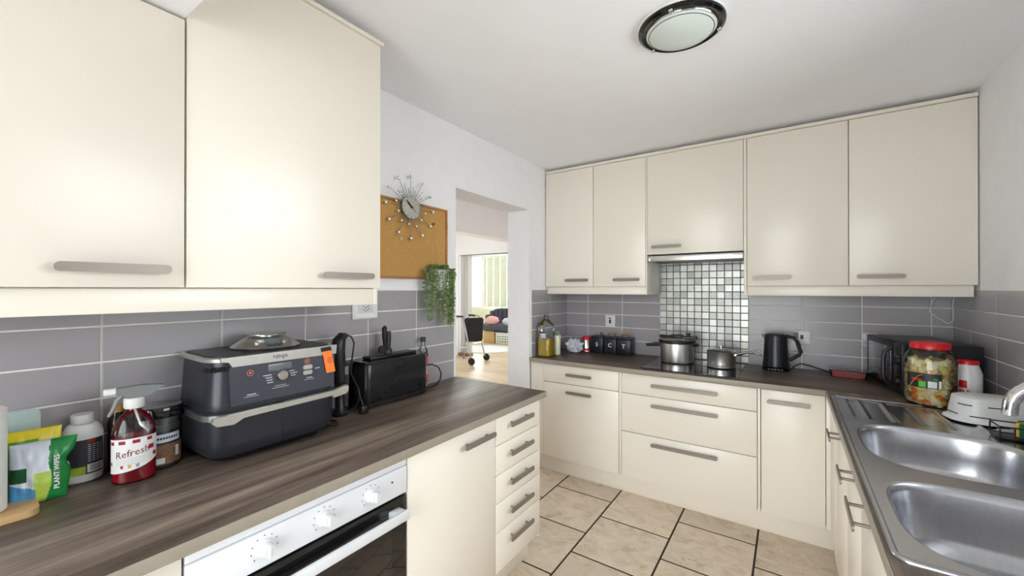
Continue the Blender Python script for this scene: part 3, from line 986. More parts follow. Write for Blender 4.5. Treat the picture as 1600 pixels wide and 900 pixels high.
for i, (ch, x0, x1, y, knob) in enumerate((('S', 0.297, 0.398, -0.085, 'dark'), ('C', 0.408, 0.510, -0.090, 'wood'), ('T', 0.519, 0.628, -0.098, 'wood'))):
    nm = {'S': 'sugar', 'C': 'coffee', 'T': 'tea'}[ch]
    cx = (x0 + x1) / 2
    hw = (x1 - x0) / 2
    t = thing('storage_canister', 'square dark navy canister marked with a white letter %s' % ch, 'canister', (cx, y, ZB), group='letter canisters on the back worktop')
    Mn = mat('navy_tin', (30, 32, 42), 0.35, var=0.06)
    part('tin', B().box(-hw, hw, -0.05, 0.05, 0, 0.122, 0.006), Mn, t)
    part('lid', B().box(-hw - 0.001, hw + 0.001, -0.051, 0.051, 0.1225, 0.136, 0.004), Mn, t)
    if knob == 'wood':
        q = B().tube([(-0.026, 0, 0.136), (-0.026, 0, 0.158)], 0.003, 6)
        q.tube([(0.026, 0, 0.136), (0.026, 0, 0.158)], 0.003, 6)
        part('handle_post', q, Mn, t)
        part('handle_bar', B().tube([(-0.030, 0, 0.160), (0.030, 0, 0.160)], 0.006, 8), M_oak, t, 'wooden lid handle')
    else:
        part('handle_post', B().tube([(0.012, 0, 0.136), (0.012, 0, 0.164)], 0.004, 6).tube([(0.028, 0, 0.136), (0.028, 0, 0.164)], 0.004, 6), Mn, t)
    part('letter', text_bm(ch, 0.045, on_my(0, -0.0502, 0.068), 0.0005, True), M_white, t, 'white printed letter')

# oil bottle, cream bottle, crumpled bag, red-topped jar in the corner
M_oil = mat('cooking_oil', (196, 160, 28), 0.1, var=0.06, scale=8, coat=0.5)
t = thing('oil_bottle', 'clear square plastic bottle half full of yellow oil by the doorway', 'bottle', (0.082, -0.505, ZB))
part('bottle', B().lathe([(0.054, 0), (0.058, 0.004), (0.058, 0.15), (0.052, 0.165), (0.050, 0.19), (0.056, 0.215), (0.050, 0.245), (0.022, 0.280), (0.016, 0.290), (0.016, 0.302)], seg=32, n=4, cap1=False), M_clear, t)
part('oil', B().lathe([(0.050, 0.003), (0.0555, 0.006), (0.0555, 0.135), (0, 0.135)], seg=32, n=4), M_oil, t, 'yellow oil')
part('label', patch(0, 0, 0.0532, -PI / 2 - 0.5, -PI / 2 + 0.5, 0.142, 0.178), M_white, t)
part('cap', B().lathe([(0.018, 0.300), (0.018, 0.318), (0, 0.319)], seg=16), mat('smoke_cap', (70, 72, 74), 0.3), t)
t = thing('sauce_bottle', 'slim cream bottle with a tied green cloth lid beside the oil', 'bottle', (0.118, -0.392, ZB))
part('body', B().lathe([(0.026, 0), (0.028, 0.003), (0.029, 0.14), (0.024, 0.155), (0.020, 0.158)], seg=24), mat('cream_body', (232, 232, 206), 0.4), t)
part('cloth_lid', B().lathe([(0.030, 0.152), (0.032, 0.158), (0.026, 0.164), (0.031, 0.172), (0.029, 0.184), (0, 0.188)], seg=18), mat('sage_cloth', (126, 138, 112), 0.9, var=0.2), t)
part('ribbon', B().tube([(0.026, -0.012, 0.162), (0.036, -0.014, 0.155), (0.042, -0.013, 0.135)], 0.003, 6), mat('ribbon_cream', (220, 214, 180), 0.8), t)


def crumple(cx, cy, cz, rx, ry, rz, seed, amp=0.35, sub=3):
    r = random.Random(seed)
    from mathutils import noise
    q = B()
    bmesh.ops.create_icosphere(q.bm, subdivisions=sub, radius=1)
    off = Vector((r.random() * 50, r.random() * 50, r.random() * 50))
    for v in q.bm.verts:
        d = v.co.normalized()
        k = 1 + amp * (abs(noise.noise(d * 2.3 + off)) * 2 - 0.6) + amp * 0.5 * noise.noise(d * 6 + off)
        v.co = (cx + d.x * k * rx, cy + d.y * k * ry, max(cz - rz * 0.8, cz + d.z * k * rz))
    return q


solo('plastic_bag', crumple(0.187, -0.215, ZB + 0.052, 0.066, 0.05, 0.062, 4, 0.42, 4), mat('bag_film', (212, 214, 224), 0.3, var=0.05, scale=20), 'crumpled white plastic bag between bottle and red-topped jar', 'bag', (0.195, -0.205, ZB), sharp=20)
t = thing('spice_jar', 'small steel jar with a red lid next to the letter canisters', 'jar', (0.250, -0.125, ZB))
part('jar', B().lathe([(0.034, 0), (0.036, 0.004), (0.033, 0.012), (0.033, 0.088), (0.036, 0.09), (0.036, 0.098)], seg=24), M_steel, t)
part('lid', B().lathe([(0.038, 0.098), (0.038, 0.112), (0.030, 0.125), (0.012, 0.128), (0, 0.128)], seg=24), M_red, t)
part('base_ring', B().lathe([(0.0345, 0.012), (0.0345, 0.03)], seg=24), M_red, t)

# meat tray
t = thing('food_tray', 'clear tray of red minced meat with film lid beside the microwave', 'food tray', (1.935, -0.155, ZB), rz=-0.08)
def taper(x0, y0, k, z0, z1, inset=0):
    lo = [(u * k, v * k, z0) for u, v in rrect(-x0, x0, -y0, y0, 0.015, 4)]
    hi = [(u, v, z1) for u, v in rrect(-x0, x0, -y0, y0, 0.015, 4)]
    return lo, hi
lo, hi = taper(0.080, 0.055, 0.92, 0.0015, 0.038)
part('meat', B().rings([lo, hi]), mat('mince', (172, 84, 84), 0.6, var=0.3, scale=120, bump=0.8), t)
lo, hi = taper(0.089, 0.063, 0.9, 0, 0.043)
part('tray', B().rings([lo, hi], True, False), M_clear, t)
part('film', B().prism(rrect(-0.094, 0.094, -0.068, 0.068, 0.016, 4), 0.0432, 0.0442), M_clear, t)
part('label', B().box(-0.01, 0.05, -0.03, 0.02, 0.0444, 0.0449), mat('tray_label', (90, 80, 82), 0.5), t)
part('label_print', B().box(0.0, 0.04, -0.02, -0.002, 0.0450, 0.0453), M_white, t)

# microwave, turned a little out of the corner
MW = thing('microwave', 'black microwave oven with a looped door handle in the right corner', 'microwave', (2.105, -0.600, ZB), rz=math.radians(9))
# local x = depth to the right, local y = along the door towards the wall
mwL, mwD, mwH = 0.462, 0.272, 0.257
part('body', B().box(0.012, mwD, 0, mwL, 0.012, mwH, 0.004), mat('microwave_black', (40, 41, 46), 0.35, metal=0.2, var=0.05), MW)
d = part('door', B().box(-0.012, 0.0115, 0.092, mwL, 0.014, mwH - 0.002, 0.004), M_black, MW)
part('window', B().box(-0.0138, -0.0122, 0.125, mwL - 0.03, 0.04, mwH - 0.03, 0.0005), mat('microwave_glass', (128, 130, 134), 0.07, metal=0.75), d, 'reflective grey glass')
part('handle', B().tube([(-0.012, 0.112, 0.035), (-0.040, 0.112, 0.060), (-0.047, 0.112, 0.085), (-0.047, 0.112, 0.175), (-0.040, 0.112, 0.205), (-0.012, 0.112, 0.228)], 0.009, 8), M_black, d, 'black looped handle')
cpn = part('control_panel', B().box(-0.012, 0.0115, 0.0, 0.090, 0.014, mwH - 0.002, 0.004), M_black, MW)
part('dial', B().lathe([(0.020, -0.026), (0.022, -0.012)], (0, 0.045, 0.07), 20, axis='x'), M_black, cpn)
part('dial', B().lathe([(0.020, -0.026), (0.022, -0.012)], (0, 0.045, 0.17), 20, axis='x'), M_black, cpn)
for x, y in ((0.03, 0.03), (0.03, mwL - 0.03), (mwD - 0.03, 0.03), (mwD - 0.03, mwL - 0.03)):
    part('foot', B().lathe([(0.012, 0), (0.012, 0.0125)], (x, y, 0), 10), M_black, MW)

# pickle jar
JX, JY, JR = 2.168, -0.706, 0.087
t = thing('pickle_jar', 'large glass jar of mixed pickled vegetables with a red lid', 'jar', (JX, JY, W + 0.001))
part('glass', B().lathe([(0.066, 0), (0.080, 0.006), (JR, 0.022), (JR, 0.195), (0.082, 0.222), (0.068, 0.244), (0.060, 0.250), (0.060, 0.262)], seg=40, cap1=False), M_clear, t)
M_veg = [mat('cauliflower', (238, 222, 168), 0.55, var=0.12, scale=30), mat('cabbage', (226, 206, 120), 0.5, var=0.15, scale=30), mat('carrot', (224, 118, 36), 0.45, var=0.1, scale=30), mat('pickle_green', (168, 160, 76), 0.45, var=0.2, scale=30), mat('cauliflower_pale', (244, 234, 200), 0.6, var=0.1)]
part('brine', B().lathe([(0.058, 0.008), (0.070, 0.014), (0.070, 0.190), (0.062, 0.205), (0, 0.207)], seg=32), mat('brine', (206, 184, 116), 0.35, var=0.25, scale=35), t)
rv = random.Random(5)
for k in range(190):
    zz = 0.014 + 0.19 * rv.random()
    aa = rv.uniform(-PI, PI)
    mi = 2 if (zz < 0.06 and rv.random() < 0.42) or rv.random() < 0.07 else rv.choice((0, 0, 1, 4, 4, 3))
    rr = rv.uniform(0.015, 0.027)
    Rm = (0.082 if zz < 0.185 else 0.074) - rr * 0.55
    if zz < 0.03: Rm = 0.066
    nm = {0: 'cauliflower_piece', 1: 'cabbage_piece', 2: 'carrot_piece', 3: 'gherkin_piece', 4: 'cauliflower_piece'}[mi]
    pc = crumple(Rm * math.cos(aa), Rm * math.sin(aa), zz, rr * 0.75, rr, rr * (0.6 if mi == 2 else 0.85), k, 0.4, 1)
    for v in pc.bm.verts:
        h = math.hypot(v.co.x, v.co.y)
        if h > 0.084:
            v.co.x *= 0.084 / h; v.co.y *= 0.084 / h
        v.co.z = max(v.co.z, 0.008)
    part(nm, pc, M_veg[mi], t, sharp=60)
part('lid', B().lathe([(0.063, 0.252), (0.066, 0.255), (0.066, 0.274), (0.062, 0.280), (0.056, 0.278), (0, 0.277)], seg=40), M_red, t, 'red metal screw lid')
AC = math.atan2(-3.2675 - JY, 1.6487 - JX)
M_lblack = mat('label_black', (34, 32, 30), 0.4)
lb = part('label', patch(0, 0, JR + 0.0006, AC - 0.98, AC + 0.42, 0.085, 0.152), M_lblack, t, 'black printed label')
M_gold = mat('gold_print', (206, 166, 84), 0.4)
q = B()
for z in (0.0852, 0.1508):
    A = [AC - 0.98 + 1.4 * k / 14 for k in range(15)]
    lo_ = [q.bm.verts.new(((JR + 0.001) * math.cos(a), (JR + 0.001) * math.sin(a), z)) for a in A]
    hi_ = [q.bm.verts.new(((JR + 0.001) * math.cos(a), (JR + 0.001) * math.sin(a), z + 0.0014)) for a in A]
    for k in range(14):
        q.bm.faces.new((lo_[k], lo_[k + 1], hi_[k + 1], hi_[k]))
part('gold_border', q, M_gold, lb)
part('gold_arc', B().tube([((JR + 0.0012) * math.cos(AC - 0.80 + 0.55 * k / 10), (JR + 0.0012) * math.sin(AC - 0.80 + 0.55 * k / 10), 0.088 + 0.056 * math.sin(PI / 2 * k / 10)) for k in range(11)], 0.0012, 6), M_gold, lb)
for nm, a, c, z0, z1, m in (('red_print', -0.72, -0.28, 0.118, 0.126, M_red), ('green_print', -0.42, -0.16, 0.090, 0.116, mat('print_green', (96, 196, 60), 0.5)), ('white_print', -0.08, 0.24, 0.090, 0.118, M_white), ('barcode', 0.30, 0.40, 0.089, 0.122, M_white), ('leaf_print', 0.10, 0.28, 0.122, 0.132, mat('print_dkgreen', (40, 140, 50), 0.5))):
    part(nm, patch(0, 0, JR + 0.0012, AC + a, AC + c, z0, z1, seg=5), m, lb)

# salt container
t = thing('salt_container', 'white plastic salt container with a red cap behind the pickle jar', 'container', (2.300, -0.628, W + 0.001))
part('body', B().lathe([(0.045, 0), (0.048, 0.004), (0.048, 0.145), (0.044, 0.158), (0.037, 0.180), (0.036, 0.186)], seg=32), M_white, t)
part('cap', B().lathe([(0.038, 0.1855), (0.038, 0.199), (0.036, 0.202), (0, 0.202)], seg=28), M_red, t, 'red cap')
AS = math.atan2(-3.2675 + 0.628, 1.6487 - 2.300)
part('red_mark', patch(0, 0, 0.0486, AS - 0.75, AS + 0.02, 0.085, 0.118, wav=lambda u: 0.018 * u * 0), M_red, t)
part('lettering', text_bm('TABLE', 0.021, round_cyl(0, 0, 0.0486, AS - 0.42, 0.070), 0.0002, True), mat('print_red', (180, 30, 30), 0.5), t, 'red printed word')
part('lettering', text_bm('SALT', 0.021, round_cyl(0, 0, 0.0486, AS - 0.42, 0.049), 0.0002, True), mat('print_red', (180, 30, 30), 0.5), t, 'red printed word')
solo('dish_cloth', crumple(2.372, -0.735, W + 0.022, 0.022, 0.07, 0.030, 9, 0.4, 3), mat('cloth_grey', (130, 132, 138), 0.95, var=0.15, bump=0.3), 'folded grey dish cloth against the right wall tiles', 'cloth', (2.372, -0.735, W))
solo('sponge_pad', B().box(2.30, 2.35, -0.765, -0.72, W + 0.001, W + 0.03, 0.006), mat('pad_yellow', (232, 200, 60), 0.9, var=0.1), 'small yellow sponge pad behind the white draining basket', 'sponge', (2.325, -0.74, W))
solo('white_cable', B().tube([(2.318, -0.10, 1.335), (2.308, -0.035, 1.27), (2.306, -0.022, 1.235), (2.335, -0.018, 1.205), (2.378, -0.016, 1.172), (2.396, -0.02, 1.185), (2.399, -0.03, 1.22), (2.392, -0.04, 1.27), (2.388, -0.09, 1.335)], 0.0035, 8), M_white, 'white cable looping down from under the right wall cabinet', 'cable', (2.35, -0.03, 1.17))

# ------------------------------------------------------------------ left worktop: air fryer
AF = thing('air_fryer', 'black dual-zone air fryer with silver trim on the left worktop', 'air fryer', (0.145, -2.605, ZB), world=True)
FX0, FX1, FY0, FY1 = 0.016, 0.284, -2.796, -2.398
M_af = mat('fryer_body', (46, 47, 54), 0.3, metal=0.25, var=0.05)
M_silver = mat('fryer_silver', (196, 194, 190), 0.3, metal=0.75, var=0.03)
Z = lambda h: ZB + h
q = B()
q.rings([[(x, y, Z(z)) for x, y in rrect(FX0 + i, FX1 - i, FY0 + i, FY1 - i, 0.05, 6, (0.055, 0.05, 0.02, 0.03))] for i, z in ((0.034, 0.0), (0.03, 0.010), (0.006, 0.0205))])
part('base', q, M_black, AF)
q = B()
q.rings([[(x, y, Z(z)) for x, y in rrect(FX0 + i, FX1 - i + 0.003, FY0 + i, FY1 - i, 0.05, 6, (0.05, 0.06, 0.02, 0.03))] for i, z in ((0.010, 0.021), (0.004, 0.030), (0.0, 0.06), (0.0, 0.150))])
dw = part('drawer', q, M_af, AF)
part('seam', B().box(FX1 + 0.0022, FX1 + 0.0036, -2.598, -2.5965, Z(0.03), Z(0.132)), M_black, dw)
# silver drawer handle band: deep at its ends, thin between
q = B()
poly = [(-2.762, 0.150), (-2.425, 0.156), (-2.372, 0.166), (-2.366, 0.158), (-2.368, 0.143), (-2.378, 0.136), (-2.424, 0.130), (-2.430, 0.140), (-2.715, 0.134), (-2.735, 0.124), (-2.742, 0.121), (-2.785, 0.125), (-2.797, 0.137), (-2.791, 0.150)]
q.prism([(y, Z(z)) for y, z in poly], FX1 + 0.001, FX1 + 0.018, 'x')
part('drawer_handle', q, M_silver, dw, 'silver drawer handle band')
q = B()
ring = rrect(FX0 + 0.03, FX1 + 0.014, FY0 - 0.012, FY1 + 0.010, 0.05, 6, (0.06, 0.04, 0.02, 0.03))
q.prism([(x, y) for x, y in ring], Z(0.136), Z(0.153))
part('drawer_rim', q, mat('fryer_dark_silver', (140, 140, 142), 0.25, metal=0.8), dw)
q = B()
q.rings([[(x, y, Z(z)) for x, y in rrect(FX0 + i, FX1 - i * 0.5 - 0.004, FY0 + i, FY1 - i, 0.05, 6, (0.058, 0.05, 0.02, 0.03))] for i, z in ((0.004, 0.1535), (0.001, 0.162), (0.004, 0.18), (0.010, 0.300))])
ub = part('upper_body', q, M_af, AF)
q = B()
q.rings([[(x, y, Z(z)) for x, y in rrect(FX0 + 0.006 - o, FX1 - 0.004 + o, FY0 + 0.004 - o, FY1 - 0.004 + o, 0.05, 6, (0.06, 0.05, 0.02, 0.03))] for o, z in ((0.0, 0.3005), (0.003, 0.303), (0.004, 0.313), (0.002, 0.316))])
part('top_rim', q, M_silver, AF)
q = B()
q.prism([(x, y) for x, y in rrect(FX0 + 0.010, FX1 - 0.012, FY0 + 0.014, FY1 - 0.012, 0.05, 6, (0.055, 0.045, 0.02, 0.03))], Z(0.3162), Z(0.3185))
part('top_plate', q, M_black, AF)
cp = part('control_panel', B().prism([(y, Z(z)) for y, z in [(-2.742, 0.170), (-2.415, 0.170), (-2.412, 0.288), (-2.746, 0.288)]], FX1 - 0.012, FX1 + 0.0015, 'x'), mat('panel_navy', (60, 62, 72), 0.35, var=0.03), AF)
part('silver_fascia', B().prism([(y, Z(z)) for y, z in [(-2.740, 0.287), (-2.408, 0.285), (-2.405, 0.3165), (-2.770, 0.3165), (-2.768, 0.305), (-2.750, 0.302)]], FX1 - 0.008, FX1 + 0.0035, 'x'), M_silver, AF, 'silver band with brand lettering')
part('brand_lettering', text_bm('NINJA', 0.017, on_x(FX1 + 0.0036, -2.603, Z(0.3015)), 0.0003), mat('dark_print', (50, 50, 52), 0.5), AF)
q = B()
for k in range(12):
    y = -2.803 + k * 0.0045
    q.box(FX1 - 0.022 - (0.02 if k < 3 else 0), FX1 - 0.005 - (0.012 if k < 4 else 0), y, y + 0.0022, Z(0.276), Z(0.288))
part('vent', q, M_black, ub)
px = FX1 + 0.0016
part('display', B().box(px, px + 0.001, -2.640, -2.567, Z(0.258), Z(0.279), 0.0004), mat('display_grey', (104, 106, 112), 0.2), cp, 'grey display')
part('dial', B().lathe([(0.0165, 0), (0.0165, 0.008), (0.015, 0.011), (0, 0.011)], (px, -2.598, Z(0.240)), 24, axis='x'), M_chrome, cp, 'silver dial')
for z in (0.2525, 0.2345):
    part('button', B().prism([(y, z_) for y, z_ in rrect(-2.529, -2.497, Z(z) - 0.007, Z(z) + 0.007, 0.005, 4)], px, px + 0.003, 'x'), M_silver, cp)
for y, z in ((-2.692, 0.262), (-2.514, 0.272)):
    c = [(px + 0.0006, y + 0.0085 * math.cos(2 * PI * k / 18), Z(z) + 0.0085 * math.sin(2 * PI * k / 18)) for k in range(18)]
    part('power_ring', B().tube(c, 0.0009, 6, closed=True).lathe([(0.0035, 0), (0.003, 0.0008)], (px, y, Z(z)), 10, axis='x'), mat('ring_orange', (206, 120, 96), 0.4), cp)
q = B()
for y, z, L in ((-2.642, 0.246, 0.026), (-2.638, 0.238, 0.020), (-2.636, 0.230, 0.018), (-2.634, 0.222, 0.018), (-2.566, 0.2485, 0.018), (-2.560, 0.241, 0.024), (-2.562, 0.2335, 0.016), (-2.602, 0.208, 0.034), (-2.602, 0.202, 0.052), (-2.688, 0.196, 0.026), (-2.688, 0.190, 0.042), (-2.506, 0.216, 0.020), (-2.506, 0.210, 0.036), (-2.478, 0.244, 0.018)):
    q.box(px, px + 0.0004, y - L / 2, y + L / 2, Z(z) - 0.0013 * (1 if L < 0.03 else 0.5), Z(z) + 0.0013 * (1 if L < 0.03 else 0.5))
part('panel_print', q, mat('print_pale', (190, 192, 198), 0.6), cp)
q = B().prism([(y, Z(z)) for y, z in [(-2.463, 0.306), (-2.429, 0.306), (-2.412, 0.222), (-2.446, 0.220)]], FX1 + 0.0045, FX1 + 0.006, 'x')
tg = part('hang_tag', q, mat('tag_orange', (236, 128, 44), 0.6, var=0.06, scale=60), AF, 'orange card tag')
part('tag_clip', B().prism([(y, Z(z)) for y, z in [(-2.467, 0.312), (-2.432, 0.314), (-2.427, 0.300), (-2.465, 0.298)]], FX1 + 0.004, FX1 + 0.008, 'x'), M_black, tg)
part('tag_print', B().lathe([(0.012, 0), (0.012, 0.0004)], (FX1 + 0.006, -2.432, Z(0.266)), 20, axis='x'), mat('tag_red', (222, 96, 60), 0.6), tg)
part('power_cord', B().tube([(0.06, -2.392, Z(0.02)), (0.12, -2.36, Z(0.006)), (0.19, -2.345, Z(0.005)), (0.225, -2.365, Z(0.005)), (0.20, -2.40, Z(0.005))], 0.0035, 8), M_black, AF)

# kitchen scale on the fryer
t = thing('kitchen_scale', 'round steel kitchen scale standing on top of the air fryer', 'kitchen scale', (0.128, -2.575, Z(0.319)), rz=0)
part('body', B().lathe([(0.104, 0), (0.106, 0.003), (0.100, 0.008), (0.060, 0.034), (0.052, 0.036), (0, 0.036)], seg=48), M_steel, t)
part('pan', B().lathe([(0.030, 0.036), (0.030, 0.041), (0.062, 0.042), (0.064, 0.046), (0.060, 0.047), (0, 0.0465)], seg=48), M_steel, t)
ac = -0.15
def onscale(r, a, z):
    return (r * math.cos(a), r * math.sin(a), z)
q = B()
A0, A1 = ac - 0.30, ac + 0.22
q.rings([[onscale(0.088, A0, 0.0165), onscale(0.088, A1, 0.0165), onscale(0.066, A1 + 0.05, 0.0312), onscale(0.066, A0 - 0.05, 0.0312)], [onscale(0.0895, A0, 0.0175), onscale(0.0895, A1, 0.0175), onscale(0.0675, A1 + 0.05, 0.0322), onscale(0.0675, A0 - 0.05, 0.0322)]])
part('display', q, mat('lcd_grey', (104, 116, 118), 0.15), t, 'small grey display')
for a in (ac - 0.62, ac + 0.50):
    part('button', B().sphere(onscale(0.080, a, 0.0225), 0.008, 12, 8, (1, 1, 0.6)), M_chrome, t)
q = B()
for k in range(8):
    a = ac - 0.22 + 0.06 * k
    p = onscale(0.096, a, 0.012)
    q.box(p[0] - 0.001, p[0] + 0.001, p[1] - 0.002, p[1] + 0.002, p[2] - 0.0015, p[2] + 0.003)
part('badge_print', q, M_black, t)

# hand blender beside the fryer
t = thing('hand_blender', 'black hand blender standing with its cord looped beside the air fryer', 'hand blender', (0.115, -2.272, ZB))
part('handle', B().tube([(0, -0.010, 0.14), (0, -0.014, 0.20), (0.0, -0.020, 0.27), (0, -0.014, 0.305), (0.0, 0.0, 0.322), (0.0, 0.02, 0.326)], [0.026, 0.027, 0.029, 0.027, 0.02, 0.010], 14), M_black, t)
part('shaft', B().lathe([(0.032, 0), (0.034, 0.012), (0.020, 0.03), (0.016, 0.10), (0.024, 0.138)], (0, -0.01, 0), 18), M_black, t)
part('switch', B().box(0.016, 0.026, -0.004, 0.012, 0.165, 0.20, 0.003), M_grey, t)
part('cord', B().tube([(0, 0.022, 0.326), (0.004, 0.04, 0.318), (0.006, 0.052, 0.29), (0.006, 0.046, 0.25), (0.012, 0.036, 0.21), (0.02, 0.028, 0.165), (0.03, 0.040, 0.13), (0.036, 0.058, 0.09), (0.032, 0.054, 0.045), (0.026, 0.034, 0.012)], 0.0032, 8), M_black, t)
t = thing('measuring_beaker', 'dark clear beaker behind the hand blender cord', 'beaker', (0.052, -2.225, ZB))
part('beaker', B().lathe([(0.030, 0), (0.034, 0.004), (0.038, 0.12), (0.040, 0.19), (0.038, 0.19), (0.035, 0.12), (0.031, 0.006), (0, 0.006)], seg=28), M_clear, t)
part('lid', B().lathe([(0.042, 0.1905), (0.042, 0.200), (0, 0.202)], seg=28), M_black, t)
solo('cord_plug', B().box(0.168, 0.195, -2.235, -2.200, ZB, ZB + 0.035, 0.006).tube([(0.18, -2.218, ZB + 0.034), (0.165, -2.222, ZB + 0.07), (0.158, -2.226, ZB + 0.10)], 0.0035, 8), M_black, 'black plug standing on the worktop between blender and toaster', 'plug', (0.18, -2.218, ZB))

# toaster
TO = thing('toaster', 'black long-slot toaster with a lift-off lid rack near the worktop end', 'toaster', (0.082, -2.0, ZB), world=True)
M_toast = mat('toaster_black', (32, 32, 35), 0.24, metal=0.2, var=0.05)
TX0, TX1, TY0, TY1 = 0.018, 0.150, -2.185, -1.815
part('base', B().prism(rrect(TX0 + 0.004, TX1 + 0.004, TY0 + 0.01, TY1 - 0.004, 0.02, 5), Z(0.008), Z(0.024)), M_black, TO)
q = B()
q.rings([[(x, y, Z(z)) for x, y in rrect(TX0 + i, TX1 - i, TY0 + i, TY1 - i, 0.03, 6)] for i, z in ((0.002, 0.0245), (0.0, 0.04), (0.0, 0.185), (0.004, 0.194))])
part('body', q, M_toast, TO)
part('top_plate', B().prism(rrect(TX0 - 0.001, TX1 + 0.001, TY0 - 0.001, TY1 + 0.001, 0.03, 6), Z(0.1945), Z(0.202)), M_blackg, TO)
part('slot_cover', B().box(0.050, 0.112, -2.13, -1.862, Z(0.2025), Z(0.214), 0.003), M_blackm, TO)
part('control_knob', B().lathe([(0.012, 0), (0.012, 0.012), (0, 0.013)], (TX1 - 0.001, -1.86, Z(0.05)), 14, axis='x'), M_black, TO)
for x in (TX0 + 0.02, TX1 - 0.012):
    for y in (TY0 + 0.03, TY1 - 0.03):
        part('foot', B().lathe([(0.010, 0.0), (0.010, 0.0085)], (x, y, ZB), 10), M_black, TO)
part('power_cord', B().tube([(0.100, -1.815, Z(0.115)), (0.104, -1.79, Z(0.128)), (0.098, -1.74, Z(0.124)), (0.088, -1.685, Z(0.100)), (0.084, -1.66, Z(0.065)), (0.083, -1.665, Z(0.03)), (0.088, -1.70, Z(0.008)), (0.095, -1.76, Z(0.006)), (0.098, -1.80, Z(0.02))], 0.0038, 8), M_black, TO)
t = thing('kitchen_tool', 'black upright kitchen tool handle standing on the toaster lid', 'kitchen tool', (0.081, -2.022, Z(0.2145)))
part('foot', B().lathe([(0.020, 0), (0.020, 0.018), (0.016, 0.024), (0, 0.024)], (0, 0.01, 0), 18), M_black, t)
part('handle', B().tube([(0, 0.012, 0.02), (0, 0.014, 0.07), (0, 0.014, 0.105)], [0.010, 0.012, 0.011], 12), M_black, t)
part('side_lever', B().tube([(0, -0.004, 0.03), (0.0, -0.010, 0.08), (0.0, -0.010, 0.122), (0.0, -0.004, 0.128)], [0.009, 0.011, 0.012, 0.008], 10), M_black, t)
part('crank', B().lathe([(0.020, -0.006), (0.020, 0.006)], (0.0, -0.022, 0.022), 16, axis='x'), M_black, t)
t = thing('small_bottle', 'small clear bottle with a dark green cap and red label behind the toaster', 'bottle', (0.052, -1.762, ZB))
part('bottle', B().lathe([(0.024, 0), (0.026, 0.003), (0.026, 0.175), (0.022, 0.20), (0.010, 0.225), (0.009, 0.245)], seg=24, cap1=False), M_clear, t)
part('sauce', B().lathe([(0.022, 0.003), (0.0245, 0.006), (0.0245, 0.15), (0, 0.15)], seg=24), mat('sauce_cream', (224, 196, 160), 0.4), t)
part('label', B().lathe([(0.0264, 0.125), (0.0264, 0.165)], seg=24, cap0=False, cap1=False), mat('label_red', (196, 70, 74), 0.5), t)
part('label', B().lathe([(0.0264, 0.03), (0.0264, 0.07)], seg=24, cap0=False, cap1=False), mat('label_red', (196, 70, 74), 0.5), t)
part('cap', B().lathe([(0.0145, 0.242), (0.0145, 0.266), (0, 0.267)], seg=16), mat('cap_green', (24, 50, 40), 0.4), t)

# ------------------------------------------------------------------ bottles and packets at the left picture edge
RZ = math.atan2(-3.2675 + 2.93, 1.6487 - 0.165)
SP = thing('spray_bottle', 'clear spray bottle half full of red cleaner with a white label', 'spray bottle', (0.170, -2.932, ZB), rz=RZ)
ox, oy = 0.55, 0.78
prof = [(0.052, 0), (0.0575, 0.004), (0.058, 0.012), (0.058, 0.128), (0.055, 0.146), (0.046, 0.166), (0.030, 0.182), (0.018, 0.190), (0.0165, 0.205)]
part('bottle', B().lathe(prof, seg=40, sx=ox, sy=oy, cap1=False), M_clear, SP)
part('liquid', B().lathe([(0.050, 0.003), (0.0555, 0.007), (0.056, 0.013), (0.056, 0.122), (0, 0.122)], seg=40, sx=ox, sy=oy), mat('red_cleaner', (178, 14, 40), 0.08, var=0.06, trans=0.35, coat=0.4), SP, 'red liquid')
lb = part('label', patch(0, 0, 0.0588, -1.42, 1.42, 0.030, 0.120, ox, oy, 24, wav=lambda u: 0.030 * (u ** 2.2)), M_white, SP, 'white printed label')
M_prd = mat('berry_print', (150, 22, 44), 0.5, var=0.3, scale=300)
for a, z, da, dz in ((-1.15, 0.110, 0.15, 0.009), (-0.55, 0.111, 0.17, 0.009), (0.1, 0.111, 0.17, 0.009), (0.75, 0.112, 0.15, 0.009), (0.85, 0.089, 0.17, 0.012), (1.10, 0.068, 0.14, 0.011), (-1.25, 0.056, 0.08, 0.009)):
    part('berry_print', patch(0, 0, 0.0592, a - da, a + da, z - dz / 2, z + dz / 2, ox, oy, 5), M_prd, lb)
part('lettering', text_bm('Refresh', 0.026, lambda x, y, z: ((0.0593 + z) * math.cos(x / 0.05 - 0.08) * ox, (0.0593 + z) * math.sin(x / 0.05 - 0.08) * oy, 0.082 + y + 0.12 * x), 0.0002), mat('print_maroon', (120, 16, 40), 0.5), lb, 'handwritten style product word')
q = B()
for k in range(4):
    z = 0.066 - k * 0.005
    for s in range(8):
        a = -0.85 + s * 0.17
        q.quad(*[((0.0592) * math.cos(t_) * ox, 0.0592 * math.sin(t_) * oy, zz) for t_, zz in ((a, z), (a + 0.15, z + 0.002), (a + 0.15, z + 0.0036), (a, z + 0.0016))])
part('small_print', q, mat('print_lightgrey', (190, 190, 196), 0.6), lb)
for a, m in ((-0.55, M_prd), (-0.20, M_gold), (0.15, M_silver)):
    part('seal_print', patch(0, 0, 0.0592, a - 0.07, a + 0.07, 0.043, 0.051, ox, oy, 4), m, lb)
part('collar', B().lathe([(0.020, 0.196), (0.022, 0.199), (0.022, 0.221), (0.019, 0.224), (0, 0.224)], seg=24), M_white, SP)
hd = part('spray_head', B().prism([(-0.036, 0.236), (-0.036, 0.252), (0.010, 0.256), (0.052, 0.252), (0.062, 0.249), (0.040, 0.232), (0.024, 0.2245), (-0.010, 0.2245), (-0.020, 0.232)], -0.011, 0.011, 'x'), M_grey, SP, 'grey spray head')
